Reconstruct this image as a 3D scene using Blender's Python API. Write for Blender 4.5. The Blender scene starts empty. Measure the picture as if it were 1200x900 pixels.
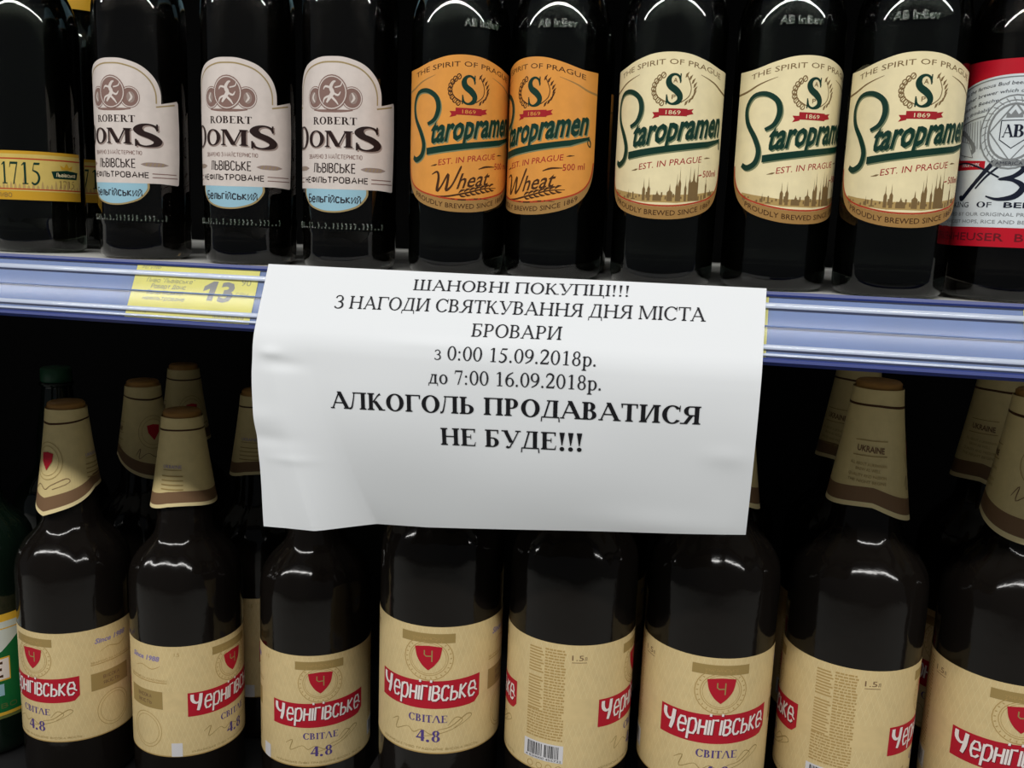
import bpy, bmesh, math, random
from math import sin, cos, pi, radians as rad
from mathutils import Matrix, Vector
from mathutils.geometry import tessellate_polygon
random.seed(4)
S = bpy.context.scene
COL = S.collection

# ------------------------------------------------------------------ camera
cam_d = bpy.data.cameras.new('camera'); cam = bpy.data.objects.new('camera', cam_d); COL.objects.link(cam)
cam_d.sensor_width = 36; cam_d.sensor_fit = 'HORIZONTAL'; cam_d.lens = 36 * 1080 / 1200; cam_d.clip_start = .01
_r = Vector((.9771, .2096, .0364)); _u = Vector((-.0715, .1626, .9841)); _w = Vector((-.2004, .9642, -.1739))
m = Matrix((_r, _u, -_w)).transposed().to_4x4(); m.translation = Vector((0, -.5313, .0345)); cam.matrix_world = m
S.camera = cam
# ------------------------------------------------------------------ world, lamps, exposure
S.view_settings.view_transform = 'Standard'; S.view_settings.look = 'None'
S.view_settings.gamma = 1; S.view_settings.use_curve_mapping = False
S.view_settings.exposure = -0.60
wd = bpy.data.worlds.new('store'); S.world = wd; wd.use_nodes = True
wd.node_tree.nodes['Background'].inputs[0].default_value = (.80, .86, .92, 1)
wd.node_tree.nodes['Background'].inputs[1].default_value = .13
def area(name, loc, target, sx, sy, power, color):
    l = bpy.data.lights.new(name, 'AREA'); l.shape = 'RECTANGLE'; l.size = sx; l.size_y = sy; l.energy = power; l.color = color
    o = bpy.data.objects.new(name, l); COL.objects.link(o); o.location = loc
    d = (Vector(target) - Vector(loc)).normalized()
    x = Vector((1, 0, 0)); y = d.cross(x).normalized() * -1
    o.matrix_world = Matrix((x, -y, -d)).transposed().to_4x4(); o.matrix_world.translation = Vector(loc)
    return o
area('ceiling_tube_light', (-.2, -1.40, 1.45), (-.1, 0, 0), 7.5, .10, 150, (1, .985, .955))

# ------------------------------------------------------------------ materials
def lin(c):
    c = c / 255
    return c / 12.92 if c <= .04045 else ((c + .055) / 1.055) ** 2.4
def rgb(r, g, b): return (lin(r), lin(g), lin(b), 1)
MATS = {}
def mat(name, col, rough=.5, var=0, scale=60, bump=0, spec=.5, metal=0, trans=0, coat=0, ior=1.5):
    if name in MATS: return MATS[name]
    m = bpy.data.materials.new(name); m.use_nodes = True; nt = m.node_tree; b = nt.nodes['Principled BSDF']
    b.inputs['Base Color'].default_value = col; b.inputs['Roughness'].default_value = rough
    b.inputs['Specular IOR Level'].default_value = spec; b.inputs['Metallic'].default_value = metal
    b.inputs['Transmission Weight'].default_value = trans; b.inputs['Coat Weight'].default_value = coat
    b.inputs['IOR'].default_value = ior
    if var or bump:
        tc = nt.nodes.new('ShaderNodeTexCoord'); n = nt.nodes.new('ShaderNodeTexNoise')
        n.inputs['Scale'].default_value = scale; n.inputs['Detail'].default_value = 4
        nt.links.new(tc.outputs['Object'], n.inputs['Vector'])
        if var:
            r = nt.nodes.new('ShaderNodeValToRGB')
            r.color_ramp.elements[0].position = .3; r.color_ramp.elements[1].position = .7
            r.color_ramp.elements[0].color = tuple(max(0, c * (1 - var)) for c in col[:3]) + (1,)
            r.color_ramp.elements[1].color = tuple(min(1, c * (1 + var)) for c in col[:3]) + (1,)
            nt.links.new(n.outputs['Fac'], r.inputs['Fac']); nt.links.new(r.outputs['Color'], b.inputs['Base Color'])
        if bump:
            bp = nt.nodes.new('ShaderNodeBump'); bp.inputs['Strength'].default_value = bump; bp.inputs['Distance'].default_value = .0005
            nt.links.new(n.outputs['Fac'], bp.inputs['Height']); nt.links.new(bp.outputs['Normal'], b.inputs['Normal'])
    MATS[name] = m
    return m
mat('glass_green', (.34, .40, .33, 1), .02, trans=1)
mat('glass_brown', (.42, .38, .32, 1), .02, trans=1)
mat('glass_olive', (.30, .36, .27, 1), .02, trans=1)
mat('glass_raised', (.03, .05, .03, 1), .12, spec=1, coat=1)
mat('beer_dark', (.0035, .0032, .0028, 1), .25, spec=.2)
mat('plastic_brown', (.007, .0055, .0045, 1), .10, spec=.24, bump=.5, scale=70)
mat('plastic_green', (.004, .010, .006, 1), .08, bump=.1, scale=25)
mat('shelf_white', rgb(205, 205, 200), .45, var=.05, scale=12)
mat('shelf_dark', rgb(22, 22, 23), .6)
mat('panel_dark', rgb(26, 26, 27), .8, spec=.2)
mat('rail_blue', rgb(54, 96, 160), .35, var=.12, scale=20)
mat('rail_blue_dark', rgb(28, 48, 120), .4)
mat('rib_glint', rgb(205, 215, 236), .12, coat=1)  # opaque whitish colour paints the lamp's bright line onto the clear ribs
mat('tag_yellow', rgb(232, 222, 104), .5, var=.04, scale=90)
mat('tag_ink_glare', rgb(138, 136, 134), .6)  # greyed lettering: glare of the clear cover painted into the ink colour
mat('tag_ink_pale', rgb(160, 158, 110), .6)  # paler lettering, faded by the same cover glare put into its colour
mat('paper', rgb(233, 236, 239), .75, bump=.12, scale=45, spec=.25)
mat('ink', rgb(40, 40, 44), .7, spec=.2)
mat('ink_bold', rgb(22, 22, 26), .7, spec=.2)
mat('cap_gold', rgb(168, 122, 62), .4, metal=.3)
mat('cap_brown', rgb(150, 100, 55), .45)
mat('cap_green', rgb(14, 72, 44), .5)
mat('cap_dark', rgb(30, 25, 20), .4)
for k, c in dict(cream=(236, 222, 178), wheat=(222, 150, 66), gold_band=(160, 122, 70), green_ink=(6, 50, 38), green_shadow=(120, 128, 96),
                 red_ink=(160, 30, 38), brown_ink=(122, 98, 62), brown_dark=(70, 42, 20), red_line=(176, 62, 36),
                 doms_white=(214, 203, 196), doms_brown=(38, 22, 20), doms_shadow=(150, 132, 124), doms_mid=(132, 104, 96), doms_gold=(160, 140, 98),
                 doms_blue=(150, 190, 206), doms_navy=(44, 44, 52), tan=(214, 190, 138), tan_line=(178, 148, 92), khaki=(158, 134, 82),
                 banner_red=(178, 26, 44), banner_white=(236, 226, 222), violet=(84, 66, 128), violet_pale=(140, 128, 170), hem_cream=(226, 208, 158), hem_brown=(120, 92, 66),
                 collar=(206, 186, 132), tag_white=(214, 212, 214), black=(22, 22, 24), pale_gold=(206, 180, 96), gold=(196, 150, 40),
                 bud_red=(186, 18, 38), bud_white=(214, 222, 226), bud_grey=(128, 132, 134), bud_navy=(20, 26, 44), bud_dark=(104, 20, 30),
                 grass_green=(20, 104, 54), label_yellow=(226, 180, 60), sky_pale=(206, 214, 210), leaf_olive=(104, 112, 60)).items():
    base = k in ('cream', 'wheat', 'doms_white', 'tan', 'collar', 'pale_gold', 'bud_white')
    mat(k, rgb(*c), .42 if base else .5, var=.05 if base else 0, scale=140, spec=.4 if base else .2)
def clear_cover():
    m = bpy.data.materials.new('clear_plastic'); m.use_nodes = True; nt = m.node_tree
    for n in list(nt.nodes):
        if n.type != 'OUTPUT_MATERIAL': nt.nodes.remove(n)
    out = [n for n in nt.nodes][0]
    t = nt.nodes.new('ShaderNodeBsdfTransparent'); t.inputs[0].default_value = (.93, .95, .98, 1)
    g = nt.nodes.new('ShaderNodeBsdfGlossy'); g.inputs['Roughness'].default_value = .12
    d = nt.nodes.new('ShaderNodeBsdfDiffuse'); d.inputs[0].default_value = (.8, .84, .92, 1)
    f = nt.nodes.new('ShaderNodeFresnel'); f.inputs['IOR'].default_value = 1.22
    m1 = nt.nodes.new('ShaderNodeMixShader'); m1.inputs[0].default_value = .045
    m2 = nt.nodes.new('ShaderNodeMixShader')
    nt.links.new(t.outputs[0], m1.inputs[1]); nt.links.new(d.outputs[0], m1.inputs[2])
    nt.links.new(f.outputs[0], m2.inputs[0]); nt.links.new(m1.outputs[0], m2.inputs[1]); nt.links.new(g.outputs[0], m2.inputs[2])
    nt.links.new(m2.outputs[0], out.inputs[0]); MATS['clear_plastic'] = m
clear_cover()

# ------------------------------------------------------------------ object helpers
def obj(name, bm, mats, parent=None, smooth=True, label=None):
    me = bpy.data.meshes.new(name); bm.to_mesh(me); bm.free()
    for k in ([mats] if isinstance(mats, str) else mats): me.materials.append(MATS[k])
    if smooth:
        for p in me.polygons: p.use_smooth = True
    o = bpy.data.objects.new(name, me); COL.objects.link(o)
    if parent: o.parent = parent
    if label: o['label'] = label
    return o
def empty(name, loc=(0, 0, 0), rz=0):
    o = bpy.data.objects.new(name, None); COL.objects.link(o); o.location = loc; o.rotation_euler = (0, 0, rz); o.empty_display_size = .01
    return o
def tag(o, label, cat, group=None):
    o['label'] = label; o['category'] = cat
    if group: o['group'] = group
    return o
def copy_tree(o, parent=None):
    c = o.copy(); COL.objects.link(c)
    if parent: c.parent = parent
    for ch in list(o.children): copy_tree(ch, c)
    return c
def lathe(profile, segs=64, closed=True):
    bm = bmesh.new(); rings = []
    for r, z in profile:
        if r < 1e-6: rings.append([bm.verts.new((0, 0, z))])
        else: rings.append([bm.verts.new((r * cos(2 * pi * k / segs), r * sin(2 * pi * k / segs), z)) for k in range(segs)])
    for a, b in zip(rings[:-1], rings[1:]):
        for k in range(segs):
            k2 = (k + 1) % segs
            if len(a) == 1 and len(b) == 1: continue
            if len(a) == 1: bm.faces.new((a[0], b[k], b[k2])) if False else bm.faces.new((a[0], b[k2], b[k]))
            elif len(b) == 1: bm.faces.new((a[k], a[k2], b[0]))
            else: bm.faces.new((a[k], a[k2], b[k2], b[k]))
    bmesh.ops.recalc_face_normals(bm, faces=bm.faces)
    return bm
def box(bm, x0, x1, y0, y1, z0, z1):
    vs = [bm.verts.new((x, y, z)) for z in (z0, z1) for y in (y0, y1) for x in (x0, x1)]
    for f in ((0, 2, 3, 1), (4, 5, 7, 6), (0, 1, 5, 4), (2, 6, 7, 3), (0, 4, 6, 2), (1, 3, 7, 5)): bm.faces.new([vs[i] for i in f])
def smooth_line(pts, n=6):
    out = []
    P = [pts[0]] + list(pts) + [pts[-1]]
    for i in range(1, len(P) - 2):
        p0, p1, p2, p3 = P[i - 1], P[i], P[i + 1], P[i + 2]
        for k in range(n):
            t = k / n
            out.append(tuple(.5 * (2 * b + (c - a) * t + (2 * a - 5 * b + 4 * c - d) * t * t + (3 * b - a - 3 * c + d) * t ** 3) for a, b, c, d in zip(p0, p1, p2, p3)))
    out.append(tuple(pts[-1]))
    return out

# ------------------------------------------------------------------ 2D shapes
def stroke(pts, w, n=0):
    """list of (x,y) or (x,y,w) -> quads"""
    P = [p if len(p) == 3 else (p[0], p[1], w) for p in pts]
    if n: P = smooth_line(P, n)
    L, Rr = [], []
    for i, (x, y, ww) in enumerate(P):
        a = P[max(0, i - 1)]; b = P[min(len(P) - 1, i + 1)]
        dx, dy = b[0] - a[0], b[1] - a[1]; l = math.hypot(dx, dy) or 1
        nx, ny = -dy / l * ww / 2, dx / l * ww / 2
        L.append((x + nx, y + ny)); Rr.append((x - nx, y - ny))
    return [[L[i], Rr[i], Rr[i + 1], L[i + 1]] for i in range(len(P) - 1)]
def R_(x0, y0, x1, y1): return [(x0, y0), (x1, y0), (x1, y1), (x0, y1)]
def ring(cx, cy, rx, ry, tx, ty=None, a0=0, a1=360, n=28):
    ty = tx if ty is None else ty
    n = max(3, int(n * abs(a1 - a0) / 360)); q = []
    A = [rad(a0 + (a1 - a0) * k / n) for k in range(n + 1)]
    for a, b in zip(A[:-1], A[1:]):
        q.append([(cx + rx * cos(a), cy + ry * sin(a)), (cx + rx * cos(b), cy + ry * sin(b)),
                  (cx + (rx - tx) * cos(b), cy + (ry - ty) * sin(b)), (cx + (rx - tx) * cos(a), cy + (ry - ty) * sin(a))])
    return q
def ell(cx, cy, rx, ry, n=24): return [(cx + rx * cos(2 * pi * k / n), cy + ry * sin(2 * pi * k / n)) for k in range(n)]

# -- own serif alphabet (cap height .66 em), st = stem, h = hairline
def serif_glyph(ch, bold):
    st, h, sl, H = (.145, .042, .055, .66) if bold else (.098, .040, .060, .66)
    q = []
    def stem(x, y0=0, y1=H, bot=True, top=True, w=st):
        q.append(R_(x, y0, x + w, y1))
        if bot: q.append(R_(x - sl, y0, x + w + sl, y0 + h)); q.append([(x - sl * .3, y0 + h), (x + w + sl * .3, y0 + h), (x + w, y0 + h * 2), (x, y0 + h * 2)])
        if top: q.append(R_(x - sl, y1 - h, x + w + sl, y1)); q.append([(x, y1 - 2 * h), (x + w, y1 - 2 * h), (x + w + sl * .3, y1 - h), (x - sl * .3, y1 - h)])
    def dg(xa, ya, xb, yb, w): q.append([(xa, ya), (xa + w, ya), (xb + w, yb), (xb, yb)])
    def foot(x, w, y=0): q.append(R_(x - sl, y, x + w + sl, y + h))
    def bowl(x, y0, y1, rx, t=st):
        cy = (y0 + y1) / 2; ry = (y1 - y0) / 2
        q.extend(ring(x, cy, rx, ry, t, h, -90, 90, 30))
    def drop(x, y0, y1, w=h): q.append([(x, y0), (x + w * .8, y0), (x + w, y1), (x - w * .5, y1)])
    x = .02 + sl
    if ch in 'АA':
        dg(x, 0, .33, H + .01, h * 1.2); dg(.31 - st * .3, H + .01, .36 + .22, 0, st * 1.05); q.append(R_(.16, .21, .48, .21 + h)); foot(x, h); foot(.57, st); return q, .70 + st * .3
    if ch == 'Λ': dg(.02, 0, .30, H, h * 1.4); dg(.29, H, .54, 0, st); foot(.03, h); foot(.54, st); return q, .74
    if ch == 'Л':
        q.extend(stroke([(.03, .03, h * 2), (.09, .03, h * 1.6), (.14, .12, h * 1.3), (.20, .45, h), (.22, H, h)], h, 4)); q.append(R_(.16, H - h, .62 + sl, H)); stem(.62 - st, top=False); return q, .70
    if ch in 'Дд':
        H2 = H if ch == 'Д' else .45; w2 = 1 if ch == 'Д' else .74
        X = .62 * w2; q.append([(.10 * w2, h), (.10 * w2 + h * 1.4, h), (.27 * w2 + h * 1.4, H2), (.27 * w2, H2)]); q.append(R_(.20 * w2, H2 - h, X - .02, H2)); q.append(R_(X - .05 - st, 0, X - .05, H2)); q.append(R_(.02, 0, X + .02, h))
        dr = .15 * w2
        q.append([(.0, -dr), (h, -dr), (.05, h), (.02, h)]); q.append([(X + .02 - h + .02, -dr), (X + .04, -dr), (X + .02, h), (X - .01, h)]); return q, X + .07
    if ch in 'НH': stem(x); stem(.70 - sl - st); q.append(R_(x, .32, .68 - sl, .32 + h)); return q, .74
    if ch in 'ОO': q.extend(ring(.355, H / 2, .325, H / 2 + .014, st * 1.08, h * 1.1, 0, 360, 40)); return q, .72
    if ch in 'ВB': stem(x); bowl(x + .19, .33, H, .20); bowl(x + .21, 0, .36, .23); q.append(R_(x, .33, x + .2, .33 + h)); q.append(R_(x, 0, x + .22, h)); q.append(R_(x, H - h, x + .2, H)); return q, .61
    if ch in 'РP': stem(x); bowl(x + .20, .28, H, .22); q.append(R_(x, .28, x + .2, .28 + h)); q.append(R_(x, H - h, x + .2, H)); return q, .57
    if ch == 'R': stem(x); bowl(x + .20, .31, H, .21); q.append(R_(x, .31, x + .2, .31 + h)); q.append(R_(x, H - h, x + .2, H)); dg(x + .18, .33, x + .40, 0, st * 1.1); q.append(R_(x + .38, 0, x + .62, h)); return q, .67
    if ch == 'D': stem(x); bowl(x + .24, 0, H, .34, st * 1.05); q.append(R_(x, 0, x + .25, h)); q.append(R_(x, H - h, x + .25, H)); return q, .73
    if ch == 'Ь': stem(x, top=True); bowl(x + .22, 0, .37, .23); q.append(R_(x, .37 - h, x + .23, .37)); q.append(R_(x, 0, x + .23, h)); return q, .60
    if ch == 'Б': stem(x, top=False); bowl(x + .21, 0, .37, .23); q.append(R_(x, .37 - h, x + .22, .37)); q.append(R_(x, 0, x + .22, h)); q.append(R_(x - sl, H - h, x + .40, H)); drop(x + .385, H - .15, H); return q, .60
    if ch in 'ІI': stem(x); return q, x + st + sl + .03
    if ch == 'П': stem(x); stem(.70 - sl - st); q.append(R_(x, H - h, .68 - sl, H)); return q, .73
    if ch == 'К':
        stem(x); q.extend(stroke([(x + st, .32, h * 1.2), (x + .20, .38, h), (x + .34, .58, h * 1.2), (x + .42, .63, h * 2)], h, 4)); dg(x + .14, .36, x + .39, 0, st * 1.05); q.append(R_(x + .36, 0, x + .60, h)); return q, .685
    if ch == 'У':
        dg(.07, H, .29, .20, st); dg(.60, H, .36, .14, h * 1.1); q.extend(stroke([(.37, .17, h), (.32, .04, h * 1.2), (.24, .015, h * 2), (.19, .05, h * 2.2)], h, 4)); q.append(R_(.01, H - h, .24, H)); q.append(R_(.50, H - h, .70, H)); return q, .70
    if ch == 'Ц': stem(x, bot=False); stem(.66 - sl - st, bot=False); q.append(R_(x - sl, 0, .72, h)); q.append([(.70, -.14), (.73, -.14), (.73, h), (.68, h)]); return q, .76
    if ch == 'Ш': stem(x, bot=False); stem(.46 - st / 2, bot=False); stem(.92 - x - st, bot=False); q.append(R_(x - sl, 0, .92 - x + sl, h)); return q, .94
    if ch in 'Зз':
        k = 1 if ch == 'З' else .70
        b = [(.05, .10, h * 1.8), (.10, .03, h * 1.5), (.24, 0, h * 1.2), (.40, .07, st * .9), (.44, .18, st), (.38, .30, st * .8), (.25, .345, h * 1.1), (.18, .345, h)]
        t = [(.18, .345, h), (.28, .36, h * 1.2), (.38, .43, st * .85), (.40, .51, st * .95), (.34, .62, st * .6), (.23, .66, h * 1.2), (.11, .62, h * 1.3), (.065, .53, h * 1.9)]
        q.extend([[(a * k, c * k) for a, c in poly] for poly in stroke(b, h, 4) + stroke(t, h, 4)]); return q, .50 * k + .02
    if ch == 'Г': stem(x); q.append(R_(x, H - h, x + .46, H)); drop(x + .445, H - .16, H); return q, .58
    if ch == 'И': stem(x); stem(.71 - sl - st); dg(x + st * .8, .04, .70 - sl - st - h, H - .05, h * 1.5); return q, .74
    if ch in 'СC':
        q.extend(ring(.36, H / 2, .33, H / 2 + .014, st * 1.08, h * 1.1, 40, 322, 40)); q.append([(.585, H - .22), (.61, H - .22), (.62, H + .01), (.60, H + .01), (.57, H - .08)]); return q, .66
    if ch == 'Я': stem(.66 - sl - st); bowl(0, .30, H, .22); n = len(q); 
    if ch == 'Я':
        X = .66 - sl - st
        bow = [[(X + .04 - px * 1.0 - .19 + .0, py) for px, py in poly] for poly in ring(0, (.30 + H) / 2, .20, (H - .30) / 2, st, h, -90, 90, 30)]
        q = [p for p in q[:5]]; q.extend(bow); q.append(R_(X - .16, H - h, X + .02, H)); q.append(R_(X - .16, .30, X + .02, .30 + h)); dg(.10, 0, X - .17, .32, st * .95); q.append(R_(.0, 0, .18, h)); return [[(px - .04, py) for px, py in pp] for pp in q], .65
    if ch in 'ТT': stem(.30 - st / 2, top=False); q.append(R_(.02, H - h, .58, H)); drop(.02 + h * .5, H - .16, H); drop(.58 - h, H - .16, H); return q, .61
    if ch in 'МM': stem(x, w=h * 1.2); stem(.86 - sl - st); dg(x, H, .40 - st * .3, .02, st); dg(.79 - sl - st + h, H - .02, .40, .02, h * 1.2); return q, .89
    if ch in 'ЕE': stem(x); q.append(R_(x, H - h, x + .44, H)); q.append(R_(x, 0, x + .46, h)); q.append(R_(x, .33, x + .30, .33 + h)); drop(x + .42, H - .14, H); q.append([(x + .45, 0), (x + .48, .16), (x + .46, .16), (x + .41, 0)]); q.append(R_(x + .29, .26, x + .315, .44)); return q, .61
    if ch == 'S':
        q.extend(stroke([(.07, .17, h), (.10, .05, h * 1.3), (.22, 0, h * 1.2), (.37, .06, st * .8), (.40, .18, st), (.30, .30, st * 1.1), (.15, .40, st * 1.05), (.10, .51, st), (.15, .62, st * .6), (.26, .66, h * 1.2), (.36, .61, h * 1.3), (.40, .50, h)], h, 4))
        q.append(R_(.05, -.01, .08, .21)); q.append(R_(.38, .47, .41, .68)); return q, .50
    if ch in 'LЛ': stem(x); q.append(R_(x, 0, x + .44, h)); drop(x + .43, .0, .16); return q, .58
    if ch == '!': q.append([(.13, .18), (.16, .18), (.145 + st * .65, H), (.145 - st * .65, H)]); q.append(ell(.145, .045, st * .58, st * .58, 10)); return q, .30
    if ch == '.': q.append(ell(.11, .045, st * .58, st * .58, 10)); return q, .25
    if ch == ':': q.append(ell(.12, .045, st * .55, st * .55, 10)); q.append(ell(.12, .39, st * .55, st * .55, 10)); return q, .27
    if ch == '0': q.extend(ring(.25, .335, .22, .345, st * .95, h, 0, 360, 36)); return q, .5
    if ch == '1': q.append(R_(.22, 0, .22 + st, .67)); q.append([(.11, .58), (.13, .56), (.23, .61), (.23, .67)]); q.append(R_(.13, 0, .40, h * .8)); return q, .5
    if ch == '2': q.extend(stroke([(.05, .50, h), (.09, .62, h * 1.5), (.22, .67, h * 2), (.36, .60, st * .9), (.37, .47, st), (.28, .30, st * .8), (.05, .03, h * 1.2)], h, 5)); q.append([(.04, 0), (.42, 0), (.46, .14), (.43, .14), (.38, .075), (.09, .075)]); return q, .5
    if ch == '5': q.extend(stroke([(.05, .06, st * .7), (.16, .005, h * 1.6), (.30, .06, st * .8), (.38, .21, st), (.30, .36, st * .8), (.10, .43, h)], h, 5)); q.append([(.09, .42), (.13, .42), (.19, .66), (.165, .66)]); q.append([(.165, .60), (.40, .60), (.44, .67), (.18, .67)]); return q, .5
    if ch == '6': q.extend(ring(.26, .205, .21, .215, st * .95, h)); q.extend(stroke([(.09, .20, st), (.10, .36, st * .95), (.20, .54, st * .7), (.42, .67, h)], h, 5)); return q, .5
    if ch == '9': q.extend(ring(.24, .465, .21, .215, st * .95, h)); q.extend(stroke([(.41, .47, st), (.40, .31, st * .95), (.30, .13, st * .7), (.08, .0, h)], h, 5)); return q, .5
    if ch == '7': q.append([(.04, .50), (.065, .50), (.10, .60), (.43, .60), (.45, .67), (.08, .67)]); q.append([(.19, -.01), (.25, -.01), (.45, .66), (.39, .62)]); return q, .5
    if ch == '8': q.extend(ring(.25, .50, .17, .175, st * .8, h)); q.extend(ring(.25, .175, .20, .19, st * .9, h)); return q, .5
    if ch == '4': q.append(R_(.28, 0, .28 + st, .67)); q.append(R_(.03, .16, .46, .16 + h * 1.8)); dg(.03, .17, .28, .66, h * 1.3); return q, .5
    if ch == 'о': q.extend(ring(.24, .22, .21, .235, st, h)); return q, .5
    if ch == 'р': stem(.08, -.21, .45, True, False); q.append([(.02, .40), (.09, .38), (.09, .46)]); q.extend(ring(.26, .22, .21, .235, st, h, -150, 150)); return q, .5
    if ch == ' ': return q, .26
    return None, .5
def serif(text, bold=False):
    out, x = [], 0
    prev = ''
    for ch in text:
        if ch in 'АУЛ' and prev in tuple('ВКРГТОДЛА'): x -= .045
        prev = ch
        q, adv = serif_glyph(ch, bold)
        if q is None:
            q, wd_ = sans(ch); s = .66; q = [[(a * s, b * s) for a, b in p] for p in q]; adv = wd_ * s + .06
        out.extend([[(a + x, b) for a, b in p] for p in q]); x += adv
    return out
_sc = {}
def sans(text, bold=0):
    """blender's own font -> triangles; cap height scaled to 1. returns polys, width"""
    if (text, bold) in _sc: return _sc[(text, bold)]
    def raw(t):
        cu = bpy.data.curves.new('t', 'FONT'); cu.body = t; cu.size = 1; cu.resolution_u = 2; cu.offset = bold; cu.fill_mode = 'FRONT'
        o = bpy.data.objects.new('t', cu); me = o.to_mesh()
        P = [[(me.vertices[i].co.x, me.vertices[i].co.y) for i in p.vertices] for p in me.polygons]
        o.to_mesh_clear(); bpy.data.objects.remove(o); bpy.data.curves.remove(cu); return P
    H = .729
    P = [[(x / H, y / H) for x, y in p] for p in raw(text)]
    wdt = max([x for p in P for x, y in p], default=.3)
    _sc[(text, bold)] = (P, wdt); return P, wdt
def put(polys, x0, x1, y, h, slope=0, shear=0, base=1.0, fn=None):
    """fit ink of polys between x0..x1, cap height h (glyph cap height = base), baseline y rising by slope"""
    xs = [a for p in polys for a, b in p]; lo, hi = min(xs), max(xs); k = (x1 - x0) / (hi - lo)
    out = []
    for p in polys:
        r = []
        for a, b in p:
            X = x0 + (a - lo) * k + shear * b / base * h; Y = b / base * h
            r.append((X, y + slope * (X - x0) + Y + (fn(X) if fn else 0)))
        out.append(r)
    return out

MG = {'А': (.6, [(0,0),(.3,1),(.6,0)], [(.12,.36),(.48,.36)]), 'Б': (.5, [(.46,1),(0,1),(0,0),(.3,0),(.5,.12),(.5,.42),(.3,.55),(0,.55)]),
 'В': (.5, [(0,0),(0,1),(.3,1),(.45,.88),(.45,.65),(.3,.53),(0,.53)], [(.3,.53),(.5,.4),(.5,.14),(.3,0),(0,0)]), 'Г': (.42, [(0,0),(0,1),(.42,1)]),
 'Д': (.6, [(.1,0),(.2,1),(.5,1),(.5,0)], [(-.02,-.18),(-.02,0),(.62,0),(.62,-.18)]), 'Е': (.44, [(.44,1),(0,1),(0,0),(.44,0)], [(0,.52),(.38,.52)]),
 'З': (.5, [(0,.85),(.15,1),(.35,1),(.46,.85),(.46,.66),(.3,.53),(.15,.53)], [(.3,.53),(.5,.4),(.5,.15),(.34,0),(.14,0),(0,.15)]),
 'И': (.5, [(0,1),(0,0),(.5,1),(.5,0)]), 'Й': (.5, [(0,1),(0,0),(.5,1),(.5,0)], [(.1,1.26),(.25,1.14),(.4,1.26)]), 'І': (.0, [(0,0),(0,1)]), 'Ї': (.1, [(.05,0),(.05,1)], [(-.08,1.2),(0,1.2)], [(.1,1.2),(.18,1.2)]),
 'К': (.5, [(0,0),(0,1)], [(.46,1),(.03,.52),(.5,0)]), 'Л': (.5, [(0,0),(.08,.08),(.16,1),(.5,1),(.5,0)]), 'М': (.66, [(0,0),(.02,1),(.33,.2),(.64,1),(.66,0)]),
 'Н': (.5, [(0,0),(0,1)], [(.5,0),(.5,1)], [(0,.52),(.5,.52)]), 'О': (.55, [(.15,0),(0,.2),(0,.8),(.15,1),(.4,1),(.55,.8),(.55,.2),(.4,0),(.15,0)]), 'П': (.5, [(0,0),(0,1),(.5,1),(.5,0)]),
 'Р': (.48, [(0,0),(0,1),(.3,1),(.48,.87),(.48,.6),(.3,.45),(0,.45)]), 'С': (.5, [(.5,.82),(.38,1),(.14,1),(0,.8),(0,.2),(.14,0),(.38,0),(.5,.18)]), 'Т': (.52, [(0,1),(.52,1)], [(.26,1),(.26,0)]),
 'У': (.54, [(0,1),(.27,.35)], [(.54,1),(.2,0),(.05,0)]), 'Ф': (.64, [(.32,0),(.32,1)], [(.15,.2),(0,.35),(0,.7),(.15,.85),(.5,.85),(.64,.7),(.64,.35),(.5,.2),(.15,.2)]), 'Ц': (.56, [(0,1),(0,0),(.56,0),(.56,-.2)], [(.5,1),(.5,0)]),
 'Ч': (.48, [(0,1),(0,.6),(.12,.47),(.46,.5)], [(.48,1),(.48,0)]), 'Ь': (.48, [(0,1),(0,0),(.3,0),(.48,.14),(.48,.42),(.3,.55),(0,.55)]),
 'Ю': (.75, [(0,0),(0,1)], [(0,.5),(.25,.5)], [(.38,0),(.25,.2),(.25,.8),(.38,1),(.6,1),(.75,.8),(.75,.2),(.6,0),(.38,0)]), 'Я': (.5, [(.5,0),(.5,1),(.2,1),(.02,.87),(.02,.62),(.2,.48),(.5,.48)], [(.25,.48),(0,0)]),
 'е': (.5, [(.03,.36),(.5,.36),(.5,.5),(.38,.7),(.12,.7),(0,.5),(0,.2),(.12,0),(.36,0),(.5,.12)]), 'р': (.5, [(0,-.3),(0,.7)], [(0,.6),(.15,.7),(.38,.7),(.5,.5),(.5,.2),(.38,0),(.12,0),(0,.1)]),
 'а': (.46, [(.05,.6),(.15,.7),(.35,.7),(.45,.58),(.45,0)], [(.45,.4),(.12,.38),(0,.25),(0,.12),(.12,0),(.3,0),(.45,.12)]), 'у': (.5, [(0,.7),(.25,.1)], [(.5,.7),(.2,-.3),(.05,-.3)]), 'і': (0, [(0,0),(0,.7)], [(0,.88),(0,1.0)]),
 '"': (.12, [(0,.8),(0,1)], [(.12,.8),(.12,1)])}
def mono(text, x0, x1, y, h, w, slope=0, shear=0, fn=None, gap=.24):
    """own monoline Cyrillic, stroked after fitting"""
    L, x = [], 0
    for ch in text:
        if ch == ' ': x += .35; continue
        g = MG.get(ch); k, kx = 1, 1
        if g is None: g = MG[ch.upper()]; k, kx = .7, .9
        for pl in g[1:]: L.append([(x + a * kx, b * k) for a, b in pl])
        x += g[0] * kx + gap
    xs = [a for pl in L for a, b in pl]; lo, hi = min(xs), max(xs); k = (x1 - x0 - w) / max(hi - lo, 1e-6); out = []
    for pl in L:
        r = []
        for a, b in pl:
            X = x0 + w / 2 + (a - lo) * k; r.append((X + shear * b * h, y + b * h + slope * (X - x0) + (fn(X) if fn else 0)))
        out.extend(stroke(r, w))
        for (px, py) in r[1:-1]: out.append(ell(px, py, w / 2, w / 2, 6))
    return out

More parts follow.
